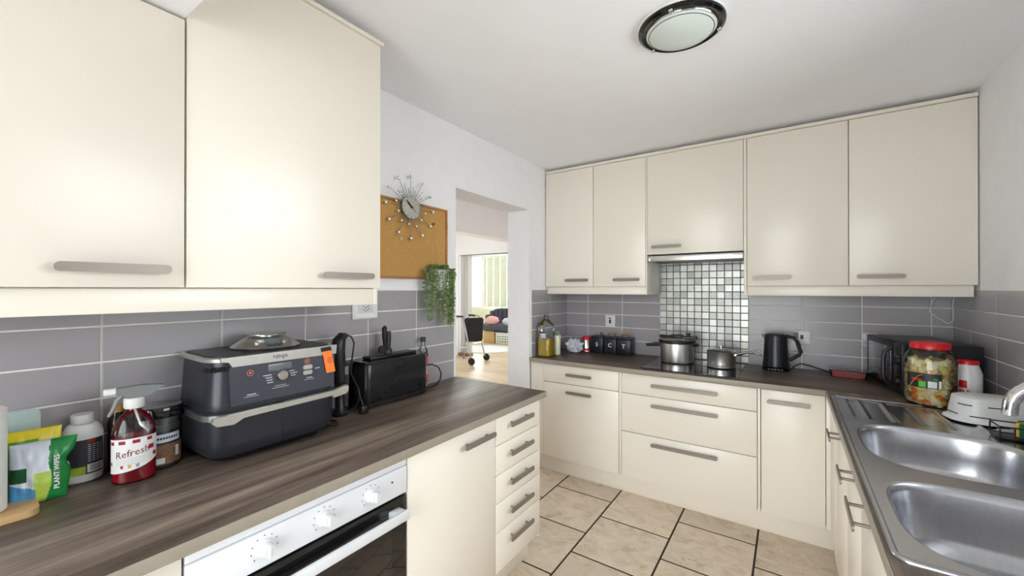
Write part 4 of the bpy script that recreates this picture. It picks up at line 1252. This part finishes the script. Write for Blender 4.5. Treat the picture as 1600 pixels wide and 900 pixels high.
part('nozzle', B().lathe([(0.010, 0.035), (0.010, 0.058), (0.008, 0.060)], (0, 0, 0.2445), 12, axis='y'), M_white, hd)
part('trigger', B().tube([(0, -0.022, 0.234), (0, -0.034, 0.220), (0, -0.040, 0.200), (0, -0.050, 0.180)], [0.006, 0.006, 0.0055, 0.004], 8), M_grey, hd)
part('dip_tube', B().tube([(0, 0, 0.196), (0.004, 0.012, 0.15), (0.004, 0.03, 0.125)], 0.0028, 6), M_white, SP)

t = thing('supplement_tub', 'black tub with a printed brown label beside the air fryer', 'tub', (0.105, -2.862, ZB))
part('tub', B().lathe([(0.050, 0), (0.053, 0.003), (0.053, 0.145), (0.051, 0.148)], seg=36), M_black, t)
part('lid', B().lathe([(0.0555, 0.146), (0.0565, 0.149), (0.0565, 0.172), (0.0545, 0.176), (0, 0.176)], seg=36), M_blackg, t)
A2 = math.atan2(-3.2675 + 2.86, 1.6487 - 0.115)
part('label_brown', patch(0, 0, 0.0534, A2 - 1.2, A2 + 1.2, 0.012, 0.070), mat('print_brown', (126, 92, 70), 0.5, var=0.35, scale=60), t)
part('label_white', patch(0, 0, 0.0538, A2 - 0.35, A2 + 1.0, 0.076, 0.100), mat('print_bluewhite', (214, 222, 232), 0.5), t)
q = B()
for z in (0.112, 0.118, 0.124):
    q2_ = patch(0, 0, 0.0536, A2 - 0.5, A2 + 1.1, z, z + 0.0014)
    me = bpy.data.meshes.new('tmp'); q2_.bm.to_mesh(me); q.bm.from_mesh(me); q2_.bm.free(); bpy.data.meshes.remove(me)
part('label_lines', q, M_grey, t)
for a0, a1, z0, z1 in ((-0.7, -0.5, 0.014, 0.034), (-0.4, -0.15, 0.018, 0.034), (-0.1, 0.25, 0.016, 0.032), (0.75, 0.95, 0.03, 0.06)):
    part('label_block', patch(0, 0, 0.0539, A2 + a0, A2 + a1, z0, z1, seg=4), M_white, t)
q = B()
rk = random.Random(3)
for k in range(9):
    a = A2 - 0.2 + k * 0.12
    q.quad(*[(0.0541 * math.cos(u), 0.0541 * math.sin(u), z) for u, z in ((a, 0.085), (a + 0.09, 0.085), (a + 0.09, 0.091), (a, 0.091))])
part('label_words', q, M_black, t)

t = thing('dark_bottle', 'dark bottle with a gold cap half hidden behind the spray bottle', 'bottle', (0.045, -2.94, ZB))
part('bottle', B().lathe([(0.020, 0), (0.022, 0.003), (0.022, 0.14), (0.014, 0.16), (0.012, 0.166)], seg=20), mat('dark_glass', (40, 30, 22), 0.1), t)
part('cap', B().lathe([(0.0165, 0.166), (0.0165, 0.186), (0, 0.188)], seg=20), mat('gold_cap', (196, 146, 70), 0.3, metal=0.6), t)

t = thing('white_bottle', 'white plastic bottle with a black and green label beside the wipes packet', 'bottle', (0.058, -3.012, ZB), rz=-0.17)
pr = [(0.035, 0), (0.0395, 0.004), (0.0405, 0.012), (0.0405, 0.125), (0.038, 0.137), (0.030, 0.152), (0.021, 0.156)]
part('bottle', B().lathe(pr, seg=36, sx=0.8), M_white, t)
part('cap', B().lathe([(0.0225, 0.1562), (0.0235, 0.158), (0.0235, 0.176), (0.022, 0.179), (0, 0.179)], seg=24), M_white, t)
lb = part('label', patch(0, 0, 0.0411, -1.25, 1.2, 0.022, 0.115, 0.8, 1), mat('label_charcoal', (52, 52, 58), 0.4, var=0.1), t, 'charcoal label')
part('label_green', patch(0, 0, 0.0415, -0.75, 0.15, 0.022, 0.044, 0.8, 1), mat('label_lime', (166, 188, 60), 0.5, var=0.2), lb)
part('label_drop', B().sphere((0.0415 * 0.8 * math.cos(-0.75), 0.0415 * math.sin(-0.75), 0.045), 0.016, 12, 8, (0.25, 0.7, 1.4)), M_white, lb)
part('barcode_patch', patch(0, 0, 0.0416, 0.22, 1.12, 0.026, 0.048, 0.8, 1), M_white, lb)
q = B()
for k in range(14):
    a = 0.36 + k * 0.045
    q.quad(*[(0.0420 * 0.8 * math.cos(u), 0.0420 * math.sin(u), z) for u, z in ((a, 0.029), (a + 0.02, 0.029), (a + 0.02, 0.046), (a, 0.046))])
part('barcode', q, M_black, lb)
q = B()
for k in range(9):
    z = 0.055 + k * 0.0055
    for s in range(4):
        a = 0.25 + s * 0.22
        q.quad(*[(0.0416 * 0.8 * math.cos(u), 0.0416 * math.sin(u), zz) for u, zz in ((a, z), (a + 0.14 + 0.06 * rk.random(), z), (a + 0.14, z + 0.002), (a, z + 0.002))])
part('small_print', q, mat('print_lightgrey', (190, 190, 196)), lb)
part('red_print', patch(0, 0, 0.0416, 0.25, 0.62, 0.106, 0.112, 0.8, 1, 4), M_red, lb)
part('red_print', patch(0, 0, 0.0416, -1.2, -0.85, 0.098, 0.113, 0.8, 1, 4), M_red, lb)


def pillow(cx, y0, y1, z0, z1, th, mats_, zone, lean=0.0, seed=1, outline=None):
    """a soft sealed packet facing +x"""
    from mathutils import noise
    q = B()
    n, m_ = 60, 66
    V = {}
    for s in (1, -1):
        for i in range(n + 1):
            for j in range(m_ + 1):
                u, v = i / n, j / m_
                if s == -1 and (i in (0, n) or j in (0, m_)):
                    V[s, i, j] = V[1, i, j]
                    continue
                bul = (max(0, math.sin(PI * u)) ** 0.55) * (max(0, math.sin(PI * v)) ** 0.5)
                wr = noise.noise(Vector((u * 5 + seed, v * 6, seed * 3.1))) * 0.16 + noise.noise(Vector((u * 11 + seed, v * 4, seed))) * 0.08
                oy_ = outline(u, v) if outline else 0
                y = y0 + (y1 - y0) * u + oy_
                z = z0 + (z1 - z0) * v
                V[s, i, j] = q.bm.verts.new((cx + s * th / 2 * bul * (1 + wr * 1.6) - lean * v, y, z))
    for s in (1, -1):
        for i in range(n):
            for j in range(m_):
                f = q.bm.faces.new((V[s, i, j], V[s, i + 1, j], V[s, i + 1, j + 1], V[s, i, j + 1]))
                f.material_index = zone((i + 0.5) / n, (j + 0.5) / m_)
    return q


M_pk = [mat('pack_green', (30, 130, 62), 0.3, var=0.08), mat('pack_white', (220, 228, 240), 0.3, var=0.04), mat('pack_blue', (84, 158, 212), 0.3, var=0.12), mat('pack_lime', (186, 210, 90), 0.3, var=0.15), mat('pack_dkgreen', (26, 84, 50), 0.3)]
def zone(u, v):
    g = 0.66 + 0.10 * (v - 0.5) + 0.06 * math.sin(v * 5)
    if u > g: return 0
    if v < 0.30 - 0.25 * (u - 0.3): return 2 if u < 0.45 else 3
    if v < 0.62 and u < 0.30 and v > 0.40: return 4
    if v < 0.52 and u > 0.42: return 3
    return 1
t = thing('wipes_packet', 'green and white packet of cleaning wipes leaning by the white bottle', 'packet', (0.140, -3.098, ZB), rz=-0.12)
pk = part('packet', pillow(0.0, -0.048, 0.044, 0.0, 0.142, 0.046, M_pk, zone, 0.03, 2, lambda u, v: (0.020 * v - 0.012 * math.exp(-((v - 0.62) / 0.12) ** 2)) * (u > 0.5) * (u - 0.5) * 2), M_pk, t, sharp=70)
part('lettering', text_bm('PLANT WIPES', 0.013, lambda x, y, z: (0.0215 + z - 0.03 * (0.07 + x) / 0.142, 0.028 - y, 0.068 + x), 0.0003, True), M_white, pk)
t = thing('yellow_packet', 'yellow-topped packet standing behind the green wipes packet', 'packet', (0.080, -3.105, ZB), rz=-0.10)
M_yk = [mat('pack_yellow', (240, 218, 40), 0.35, var=0.05), mat('pack_leafgreen', (110, 170, 40), 0.35)]
part('packet', pillow(0.0, -0.06, 0.042, 0.0, 0.162, 0.026, M_yk, lambda u, v: 1 if (v < 0.86 and u < 0.65) else 0, 0.02, 7, lambda u, v: 0.01 * v * u), M_yk, t, sharp=70)

# paper towel on a wooden board, glass panel and jug behind
t = thing('paper_towel_roll', 'white paper towel roll standing on the wooden board', 'paper towel', (0.150, -3.208, ZB + 0.0165))
part('paper', B().lathe([(0.058, 0), (0.060, 0.002), (0.060, 0.228), (0.058, 0.230), (0.022, 0.230), (0.022, 0.0)], seg=40), M_paper, t)
part('core', B().lathe([(0.0215, 0.001), (0.0215, 0.2295), (0.0195, 0.2295), (0.0195, 0.001)], seg=24), mat('card_core', (160, 140, 116), 0.9), t)
solo('wooden_board', B().prism(rrect(0.090, 0.222, -3.33, -3.105, 0.02, 6), ZB, ZB + 0.016), M_board, 'pale wooden board under the paper towel roll', 'board', (0.13, -3.22, ZB))
q = B()
q.rings([[(x - 0.0, y, z) for y, z in rrect(-3.42, -3.083, ZB + 0.0, ZB + 0.205, 0.012, 5)] for x in (0.014, 0.019)])
solo('worktop_saver', q, mat('frosted_glass', (176, 196, 196), 0.12, var=0.02, coat=0.4), 'pale green glass worktop saver leaning against the left tiles', 'glass panel', (0.016, -3.25, ZB))
t = thing('glass_jug', 'clear glass jug with a thick handle behind the paper towel', 'jug', (0.050, -3.264, ZB))
part('body', B().lathe([(0.024, 0), (0.029, 0.006), (0.032, 0.10), (0.030, 0.165), (0.027, 0.165), (0.029, 0.10), (0.026, 0.012), (0, 0.012)], (0, -0.02, 0), 28), M_clear, t)
part('handle', B().tube([(0, 0.018, 0.165), (0, 0.05, 0.182), (0, 0.082, 0.162), (0, 0.094, 0.12), (0, 0.088, 0.07), (0, 0.03, 0.045)], [0.012, 0.013, 0.014, 0.013, 0.012, 0.010], 12), M_glass, t)

# ------------------------------------------------------------------ left wall: plate, cork board, clock, hanging plant
t = thing('wall_plate', 'square white wall plate with embossed chevrons under the left cabinet', 'wall plate', (0.0098, -2.09, 1.225))
part('plate', B().box(0, 0.010, -0.067, 0.067, 0, 0.135, 0.003), M_white, t)
part('frame', B().tube([(0.010, y, z) for y, z in rrect(-0.058, 0.058, 0.009, 0.126, 0.006, 3)], 0.005, 6, closed=True), M_white, t)
part('inset', B().box(0.0102, 0.0115, -0.040, 0.040, 0.028, 0.110, 0.0005), mat('plate_grey', (206, 208, 208), 0.5), t)
for k in range(5):
    z = 0.036 + k * 0.015
    part('chevron', B().tube([(0.0122, -0.018, z + 0.012), (0.0122, 0, z), (0.0122, 0.018, z + 0.012)], 0.0016, 6), M_grey, t)

t = thing('cork_board', 'cork notice board in a thin oak frame on the left wall', 'notice board', (0.001, -1.84, 1.418))
CY0, CY1, CZ1 = -0.30, 0.299, 0.402
part('cork', B().box(0, 0.012, CY0 + 0.006, CY1 - 0.006, 0.006, CZ1 - 0.006), M_cork, t)
for a in ((CY0, CY1, 0, 0.012), (CY0, CY1, CZ1 - 0.012, CZ1), (CY0, CY0 + 0.012, 0.012, CZ1 - 0.012), (CY1 - 0.012, CY1, 0.012, CZ1 - 0.012)):
    part('frame_rail', B().box(0.0, 0.019, a[0], a[1], a[2], a[3], 0.002), M_oak, t, 'oak frame rail')
solo('push_pin', B().lathe([(0.005, 0), (0.003, 0.006), (0.005, 0.012), (0, 0.013)], (0.0132, -1.885, 1.62), 10, axis='x'), M_white, 'small pale push pin stuck in the cork below the clock', 'push pin', (0.0132, -1.885, 1.62))
pin2 = (0.0132, -1.655, 1.725)
solo('map_pin', B().lathe([(0.007, 0), (0.004, 0.008), (0.008, 0.014), (0.006, 0.02), (0, 0.021)], pin2, 12, axis='x'), M_oak, 'brown pin on the cork board carrying the plant string', 'push pin', pin2)

CK = thing('wall_clock', 'silver sunburst wall clock with crystal-tipped rays over the cork board', 'clock', (0.030, -1.826, 1.787))
part('back_plate', B().lathe([(0.045, -0.012), (0.05, -0.002), (0.05, 0.0)], (0, 0, 0), 32, axis='x'), M_grey, CK)
fc = part('face', B().lathe([(0.060, 0.0005), (0.061, 0.003), (0.059, 0.006), (0, 0.006)], (0, 0, 0), 40, axis='x'), mat('clock_face', (196, 196, 194), 0.25, metal=0.7, var=0.12, scale=8), CK)
def hand(a, L, wd, nm):
    d, p = Vector((0, math.sin(a), math.cos(a))), Vector((0, math.cos(a), -math.sin(a)))
    q = B()
    pts = [p * wd * 0.4, d * L * 0.55 + p * wd, d * L, d * L * 0.55 - p * wd, -p * wd * 0.4, -d * 0.012]
    vs = [(0.0, v.y, v.z) for v in pts]
    q.rings([[(0.0075, y, z) for _, y, z in vs], [(0.0088, y, z) for _, y, z in vs]])
    part(nm, q, M_black, fc)
hand(math.radians(-50), 0.040, 0.005, 'hour_hand')
hand(math.radians(-46), 0.052, 0.0035, 'minute_hand')
part('second_hand', B().tube([(0.010, 0.022, -0.022), (0.010, -0.02, 0.02)], 0.0008, 6), M_black, fc)
part('hub', B().lathe([(0.005, 0.006), (0.005, 0.012), (0, 0.0125)], (0, 0, 0), 12, axis='x'), M_black, fc)
q = B()
for k in range(12):
    a = 2 * PI * k / 12
    c, s = math.cos(a), math.sin(a)
    part('hour_mark', B().tube([(0.0065, 0.048 * s, 0.048 * c), (0.0065, 0.056 * s, 0.056 * c)], 0.0012, 6), M_black, fc)
M_cry = mat('crystal', (226, 226, 230), 0.05, metal=0.55, var=0.2, scale=120)
for k in range(36):
    a = 2 * PI * k / 36
    kind = k % 3
    L = (0.158, 0.125, 0.098)[kind] if k % 6 else 0.160
    if kind == 1 and k % 2: L = 0.112
    c, s = math.cos(a), math.sin(a)
    rod = part('ray', B().tube([(-0.003, 0.045 * s, 0.045 * c), (0.0, L * s, L * c)], 0.0015, 5), M_grey, CK)
    if k % 3 == 0:
        part('crystal', B().sphere((0.0, L * s, L * c), 0.0088, 8, 6), M_cry, rod)
    elif k % 3 == 1:
        part('crystal', B().sphere((0.003, 0.8 * L * s, 0.8 * L * c), 0.0068, 8, 6), M_cry, rod)

PL = thing('hanging_plant', 'trailing artificial plant in a white pot hanging by the doorway', 'hanging plant', (0.066, -1.662, 1.365))
part('pot', B().lathe([(0.034, 0), (0.037, 0.004), (0.047, 0.098), (0.048, 0.103), (0.045, 0.103), (0.036, 0.012), (0, 0.012)], seg=28), M_white, PL)
part('string', B().tube([(0.0, -0.045, 0.10), (-0.02, -0.02, 0.22), (-0.045, 0.005, 0.357), (-0.02, 0.02, 0.22), (0.0, 0.045, 0.10)], 0.0012, 5), M_board, PL)
rl = random.Random(21)
lf = B()
st = B()
def leaf(p, d, L):
    d = Vector(d).normalized()
    s = d.cross(Vector((rl.uniform(-1, 1), rl.uniform(-1, 1), rl.uniform(-0.3, 1)))).normalized()
    nrm = d.cross(s)
    p = Vector(p)
    a, m1, m2, e = p, p + d * L * 0.55 + s * L * 0.30, p + d * L * 0.55 - s * L * 0.30, p + d * L + nrm * L * 0.1
    mid = p + d * L * 0.55 + nrm * L * 0.10
    A_, M1, M2, E_, C_ = [lf.bm.verts.new(v) for v in (a, m1, m2, e, mid)]
    lf.bm.faces.new((A_, M1, C_)); lf.bm.faces.new((C_, M1, E_)); lf.bm.faces.new((A_, C_, M2)); lf.bm.faces.new((C_, E_, M2))
strands = []
for k in range(32):
    a = rl.uniform(-1.9, 1.9)
    if abs(a) < 0.35 and k % 2: a += 0.7
    dl = rl.choice((0.12, 0.16, 0.2, 0.24, 0.28))
    if math.sin(a) > 0.1: dl += 0.06
    if math.sin(a) < -0.75: dl = rl.choice((0.2, 0.26))
    strands.append((a, min(dl, 0.285)))
for a, dl in strands:
    r0 = 0.046
    sp = rl.uniform(0.016, 0.040)
    P = [(r0 * 0.6 * math.cos(a), r0 * 0.6 * math.sin(a), 0.10), (r0 * 0.95 * math.cos(a), r0 * 0.95 * math.sin(a), 0.122), ((r0 + sp) * math.cos(a), (r0 + sp) * math.sin(a), 0.100)]
    wob = rl.uniform(-0.02, 0.02)
    n = int(dl / 0.02)
    for i in range(1, n + 1):
        P.append(((r0 + sp * 0.9) * math.cos(a) * (1 - 0.15 * i / n), (r0 + sp * 1.05) * math.sin(a) + wob * (i / n), 0.100 - dl * i / n - 0.02 * 0))
    P = [(max(-0.048, x), y, z) for x, y, z in P]
    st.tube(P, 0.0009, 4)
    for (x, y, z) in P[1:]:
        for s in range(6):
            an = rl.uniform(0, 2 * PI)
            zz = z + rl.uniform(-0.010, 0.010)
            L_ = rl.uniform(0.011, 0.019)
            dx = math.cos(an)
            if x + dx * L_ < -0.05: dx = abs(dx)
            leaf((x, y, zz), (dx, math.sin(an), rl.uniform(-0.35, 0.2)), L_)
for k in range(170):
    a = rl.uniform(0, 2 * PI)
    rr = rl.uniform(0.01, 0.055)
    leaf((rr * math.cos(a), rr * math.sin(a), 0.105 + rl.uniform(0, 0.022)), (math.cos(a), math.sin(a), rl.uniform(-0.2, 0.7)), rl.uniform(0.012, 0.02))
fo = part('foliage', lf, M_leaf, PL, 'small trailing green leaves', sharp=180)
fo['kind'] = 'stuff'
ss = part('stems', st, mat('stem_green', (96, 112, 66), 0.6), PL)
ss['kind'] = 'stuff'

# ------------------------------------------------------------------ ceiling lamp (switched off)
CL = thing('ceiling_lamp', 'round flush ceiling lamp with a black ring and frosted glass', 'ceiling lamp', (1.318, -1.678, ZC))
part('backing', B().lathe([(0.150, -0.0005), (0.152, -0.004), (0.150, -0.012)], seg=56), M_white, CL)
part('ring', B().lathe([(0.122, -0.010), (0.124, -0.022), (0.138, -0.024), (0.149, -0.018), (0.151, -0.012), (0.149, -0.008)], seg=56, cap0=False, cap1=False), M_blackg, CL, 'black outer ring')
part('inner_ring', B().lathe([(0.110, -0.012), (0.111, -0.026), (0.122, -0.027), (0.124, -0.020)], seg=56, cap0=False, cap1=False), M_chrome, CL)
part('diffuser', B().lathe([(0.1215, -0.0255), (0.114, -0.031), (0.10, -0.038), (0.07, -0.046), (0.03, -0.051), (0, -0.052)], seg=56, cap0=False), mat('frosted_glass_white', (214, 222, 220), 0.25, var=0.01), CL, 'frosted glass dome')
part('trim_line', B().tube([(0.112 * math.cos(2 * PI * k / 56), 0.112 * math.sin(2 * PI * k / 56), -0.0325) for k in range(56)], 0.0012, 6, closed=True), M_black, CL)
for k in range(3):
    a = 2 * PI * k / 3 + 0.5
    part('clip', B().box(0.137 * math.cos(a) - 0.007, 0.137 * math.cos(a) + 0.007, 0.137 * math.sin(a) - 0.007, 0.137 * math.sin(a) + 0.007, -0.029, -0.020, 0.002), M_chrome, CL)

# ------------------------------------------------------------------ doorway: room beyond, conservatory, garden seat
HC = 2.72
HY = 3.05
b = B()
b.box(-5.2, -5.05, -2.4, -1.1, 0, HC)
b.box(-5.2, -5.05, 1.9, HY, 0, HC)
b.box(-5.2, -5.05, -1.1, 1.9, 0, 0.8)
b.box(-5.2, -5.05, -1.1, 1.9, 2.3, HC)
b.box(-5.2, -2.35, -2.55, -2.4, 0, HC)
b.box(-1.65, -0.2, -2.55, -2.4, 0, HC)
b.box(-2.35, -1.65, -2.55, -2.4, 0, 1.2)
b.box(-2.35, -1.65, -2.55, -2.4, 2.2, HC)
struct('wall_5', b, M_wall)
b = B()
b.box(-5.2, -4.02, HY, HY + 0.1, 0, HC)
b.box(-4.02, -1.2, HY, HY + 0.1, 2.065, HC)
b.box(-1.2, -0.2, HY, HY + 0.1, 0, HC)
struct('wall_6', b, M_wall)
struct('ceiling_hall', B().box(-5.2, -0.2, -2.55, HY + 0.1, HC, HC + 0.12), M_ceil)
glazed('added_window_4', -2.35, -1.65, -2.51, -2.45, 1.2, 2.2, 1, 'x')  # unseen window, added to brighten the hall beam and header
glazed('added_window_3', -5.15, -5.09, -1.1, 1.9, 0.8, 2.3, 3, 'y')  # unseen window, added to bring daylight into the dark hall
struct('trim_1', B().box(-2.75, -2.5, -2.4, HY - 0.001, 2.243, HC), M_ceil)
b = B()
hf = struct('floor_hall', B().box(-7.6, -0.2, -2.4, 7.2, -0.08, -0.014), mat('subfloor', (120, 92, 62), 0.8))
M_plank = [wood('plank_%d' % i, c, 0, rough=0.35, ratio=9) for i, c in enumerate(([(170, 146, 116), (190, 166, 134), (206, 184, 154)], [(162, 138, 108), (184, 160, 128), (200, 178, 146)], [(178, 154, 124), (198, 176, 144), (214, 194, 164)]))]
k = 0
y = -2.4
while y < 7.1:
    x = -7.6 + (k * 0.73) % 1.4 - 1.4
    while x < -0.2:
        a, c = max(x, -7.6), min(x + 1.4, -0.2)
        if c - a > 0.05:
            me = slab_mesh('floor_plank', c - a - 0.002, 0.188, 0.013, M_plank[(k * 7 + int(x * 3)) % 3], 0.001)
            child_copy('floor_plank', me, hf, ((a + c) / 2, y + 0.095, -0.0072))
        x += 1.4
    y += 0.19
    k += 1
# concertina door folded at the left of the opening
FX = -3.98
t = thing('folding_door', 'white concertina door folded back at the side of the far opening', 'folding door', (FX + 0.1, HY + 0.05, 0.0), world=True)
M_fold = mat('fold_white', (226, 226, 226), 0.4)
for k in range(6):
    x = FX + k * 0.042
    a, c = (HY + 0.0, HY + 0.10) if k % 2 else (HY + 0.10, HY + 0.0)
    part('slat', B().prism([(x, a), (x + 0.008, a), (x + 0.048, c), (x + 0.040, c)], 0.06, 2.045), M_fold, t)
part('bottom_box', B().box(FX - 0.01, FX + 0.25, HY - 0.04, HY + 0.14, 0.0, 0.055, 0.004), mat('threshold_brown', (120, 96, 76), 0.6), t)
part('head_track', B().box(FX, -1.21, HY + 0.03, HY + 0.07, 2.047, 2.063, 0.002), M_grey, t)

# conservatory shell: dwarf wall, solid sides and tinted roof to cut daylight, pale blinds
cw = struct('wall_7', B().box(-7.6, -0.9, 5.95, 6.1, 0, 0.80).box(-7.6, -7.45, HY + 0.1, 5.95, 0, 2.6).box(-0.9, -0.75, HY + 0.1, 6.1, 0, 2.6).box(-7.6, -0.75, HY + 0.1, HY + 0.12, 2.065, 3.1).box(-7.6, -4.02, HY + 0.1, HY + 0.12, 0, 2.065), mat('conservatory_paint', (228, 231, 214), 0.8))
f = B()
for x in (-7.5, -6.65, -5.72, -4.8, -3.9, -3.0, -2.0, -0.95):
    f.box(x - 0.035, x + 0.035, 5.99, 6.06, 0.80, 2.35, 0.004)
f.box(-7.6, -0.9, 5.98, 6.07, 0.80, 0.86, 0.004)
f.box(-7.6, -0.9, 5.98, 6.07, 2.30, 2.40, 0.004)
for k in range(9):
    x = -7.5 + k * 0.82
    f.tube([(x, HY + 0.13, 2.95), (x, 6.05, 2.38)], 0.03, 6)
M_roof = pane_mat('dimming_roof_sheet', (0.165, 0.17, 0.157), 0.5)  # unseen roof, tinted dark to dim the conservatory
win = struct('window_2', f, M_white)
for x0, x1 in ((-7.5, -6.65), (-6.65, -5.72), (-5.72, -4.8), (-4.8, -3.9), (-3.9, -3.0), (-3.0, -2.0), (-2.0, -0.95)):
    part('pane', B().quad((x0, 6.02, 0.86), (x1, 6.02, 0.86), (x1, 6.02, 2.3), (x0, 6.02, 2.3)), M_pane, win)
    part('roof_pane', B().quad((x0, HY + 0.12, 2.98), (x1, HY + 0.12, 2.98), (x1, 6.05, 2.41), (x0, 6.05, 2.41)), M_roof, win)
M_blind = mat('blind_fabric', (228, 231, 214), 0.9, var=0.02)
M_blind.node_tree.nodes['Principled BSDF'].inputs['Transmission Weight'].default_value = 0.0
bl = thing('vertical_blind', 'pale yellow vertical blind drawn across the conservatory window', 'blind', (-4.7, 5.93, 0.84), world=True)
for k in range(16):
    x = -5.62 + k * 0.118
    part('slat', B().box(x, x + 0.112, 5.915 + 0.01 * (k % 2), 5.919 + 0.01 * (k % 2), 0.86, 2.26), M_blind, bl)
part('head_rail', B().box(-5.66, -3.70, 5.90, 5.95, 2.262, 2.30, 0.003), M_white, bl)

# sofa, cushions, storage boxes, rug
SO = thing('sofa', 'dark grey channel-backed velvet sofa in the conservatory', 'sofa', (-4.30, 5.25, 0.0))
M_velvet = mat('grey_velvet', (78, 78, 92), 0.85, var=0.1)
part('seat', B().box(-0.85, 0.85, -0.36, 0.34, 0.31, 0.46, 0.05, 3), M_velvet, SO)
n = 13
for k in range(n):
    u = (k + 0.5) / n * 2 - 1
    h = 0.86 - 0.26 * max(0, (abs(u) - 0.45) / 0.55) ** 2.2
    x = u * 0.90
    part('back_channel', B().box(x - 0.067, x + 0.067, 0.24 - 0.14 * max(0, abs(u) - 0.6), 0.40 - 0.14 * max(0, abs(u) - 0.6), 0.30, h, 0.04, 3), M_velvet, SO)
for x in (-0.75, 0.75):
    for y in (-0.28, 0.28):
        part('leg', B().lathe([(0.014, 0), (0.02, 0.32)], (x, y, 0), 10), M_gold, SO)
solo('cushion', crumple(-4.62, 5.02, 0.56, 0.21, 0.09, 0.12, 12, 0.15, 3), mat('pink_plush', (222, 168, 176), 0.95, var=0.08), 'pink fluffy cushion on the dark grey sofa', 'cushion', (-4.62, 5.02, 0.46))
solo('cushion', crumple(-4.10, 5.02, 0.55, 0.20, 0.09, 0.11, 15, 0.15, 3), mat('lilac_plush', (196, 192, 210), 0.95, var=0.08), 'pale lilac fluffy cushion on the dark grey sofa', 'cushion', (-4.10, 5.02, 0.46))
solo('storage_box', B().box(-4.83, -4.50, 4.93, 5.25, 0.001, 0.28, 0.006).box(-4.835, -4.495, 4.925, 5.255, 0.281, 0.30, 0.004), mat('kraft_box', (196, 162, 124), 0.9), 'brown cardboard box under the sofa', 'box', (-4.66, 5.1, 0))
t = thing('storage_basket', 'white plastic storage basket under the sofa', 'basket', (-4.18, 5.08, 0.001))
part('basket', B().box(-0.26, 0.26, -0.17, 0.17, 0, 0.25, 0.02), M_white, t)
part('rim', B().box(-0.27, 0.27, -0.18, 0.18, 0.251, 0.28, 0.01), M_white, t)
q = B()
for i in range(6):
    for j in range(3):
        q.box(-0.21 + i * 0.075, -0.16 + i * 0.075, -0.172, -0.169, 0.05 + j * 0.06, 0.08 + j * 0.06)
part('slots', q, M_grey, t)
solo('round_rug', B().lathe([(0.62, 0), (0.62, 0.010), (0.60, 0.014), (0, 0.014)], (-4.05, 4.05, 0.0), 40), mat('rug_grey', (206, 204, 206), 0.95, var=0.06, scale=120, bump=0.4), 'round pale grey rug on the wooden floor', 'rug', (-4.05, 4.05, 0))

# walking frame with wheels and a dark bag
WK = thing('walking_frame', 'aluminium walking frame with two front wheels beyond the doorway', 'walking frame', (-3.36, 2.56, 0.0), rz=math.radians(99))
M_alu = mat('aluminium', (176, 176, 178), 0.3, metal=0.9)
for s in (-1, 1):
    part('side_frame', B().tube([(s * 0.25, -0.25, 0.09), (s * 0.235, -0.16, 0.45), (s * 0.21, -0.06, 0.82), (s * 0.21, 0.02, 0.86), (s * 0.22, 0.12, 0.82), (s * 0.25, 0.22, 0.02)], 0.013, 8), M_alu, WK)
    part('grip', B().tube([(s * 0.21, -0.05, 0.862), (s * 0.21, 0.09, 0.864)], 0.017, 8), M_black, WK)
    part('brace', B().tube([(s * 0.240, -0.17, 0.30), (s * 0.240, 0.19, 0.30)], 0.009, 8), M_alu, WK)
    wh = part('wheel', B().lathe([(0.046, -0.012), (0.066, -0.013), (0.068, 0), (0.066, 0.013), (0.046, 0.012)], (s * 0.275, -0.27, 0.069), 24, axis='x'), M_black, WK)
    part('hub', B().lathe([(0.045, -0.008), (0.045, 0.008)], (s * 0.275, -0.27, 0.069), 20, axis='x'), M_silver, wh)
    part('ferrule', B().lathe([(0.018, 0), (0.015, 0.05)], (s * 0.251, 0.223, 0), 10), M_grey, WK)
part('cross_bar', B().tube([(-0.222, -0.12, 0.60), (0.222, -0.12, 0.60)], 0.011, 8), M_alu, WK)
part('cross_bar', B().tube([(-0.240, -0.18, 0.36), (0.240, -0.18, 0.36)], 0.011, 8), M_alu, WK)
bg_ = thing('carry_bag', 'dark cloth bag hanging on the walking frame', 'bag', (-3.16, 2.53, 0.40), rz=math.radians(60))
q = B()
q.rings([[(u, v, z) for u, v in rrect(-hw, hw, -d, d, d * 0.7, 4)] for hw, d, z in ((0.14, 0.04, 0.0), (0.16, 0.06, 0.05), (0.17, 0.055, 0.25), (0.185, 0.04, 0.40), (0.16, 0.03, 0.435))])
part('pouch', q, mat('bag_charcoal', (44, 42, 48), 0.8, var=0.15), bg_)
part('strap', B().tube([(-0.14, 0, 0.42), (-0.08, 0.02, 0.47), (0.08, 0.02, 0.47), (0.14, 0, 0.42)], 0.007, 6), M_black, bg_)
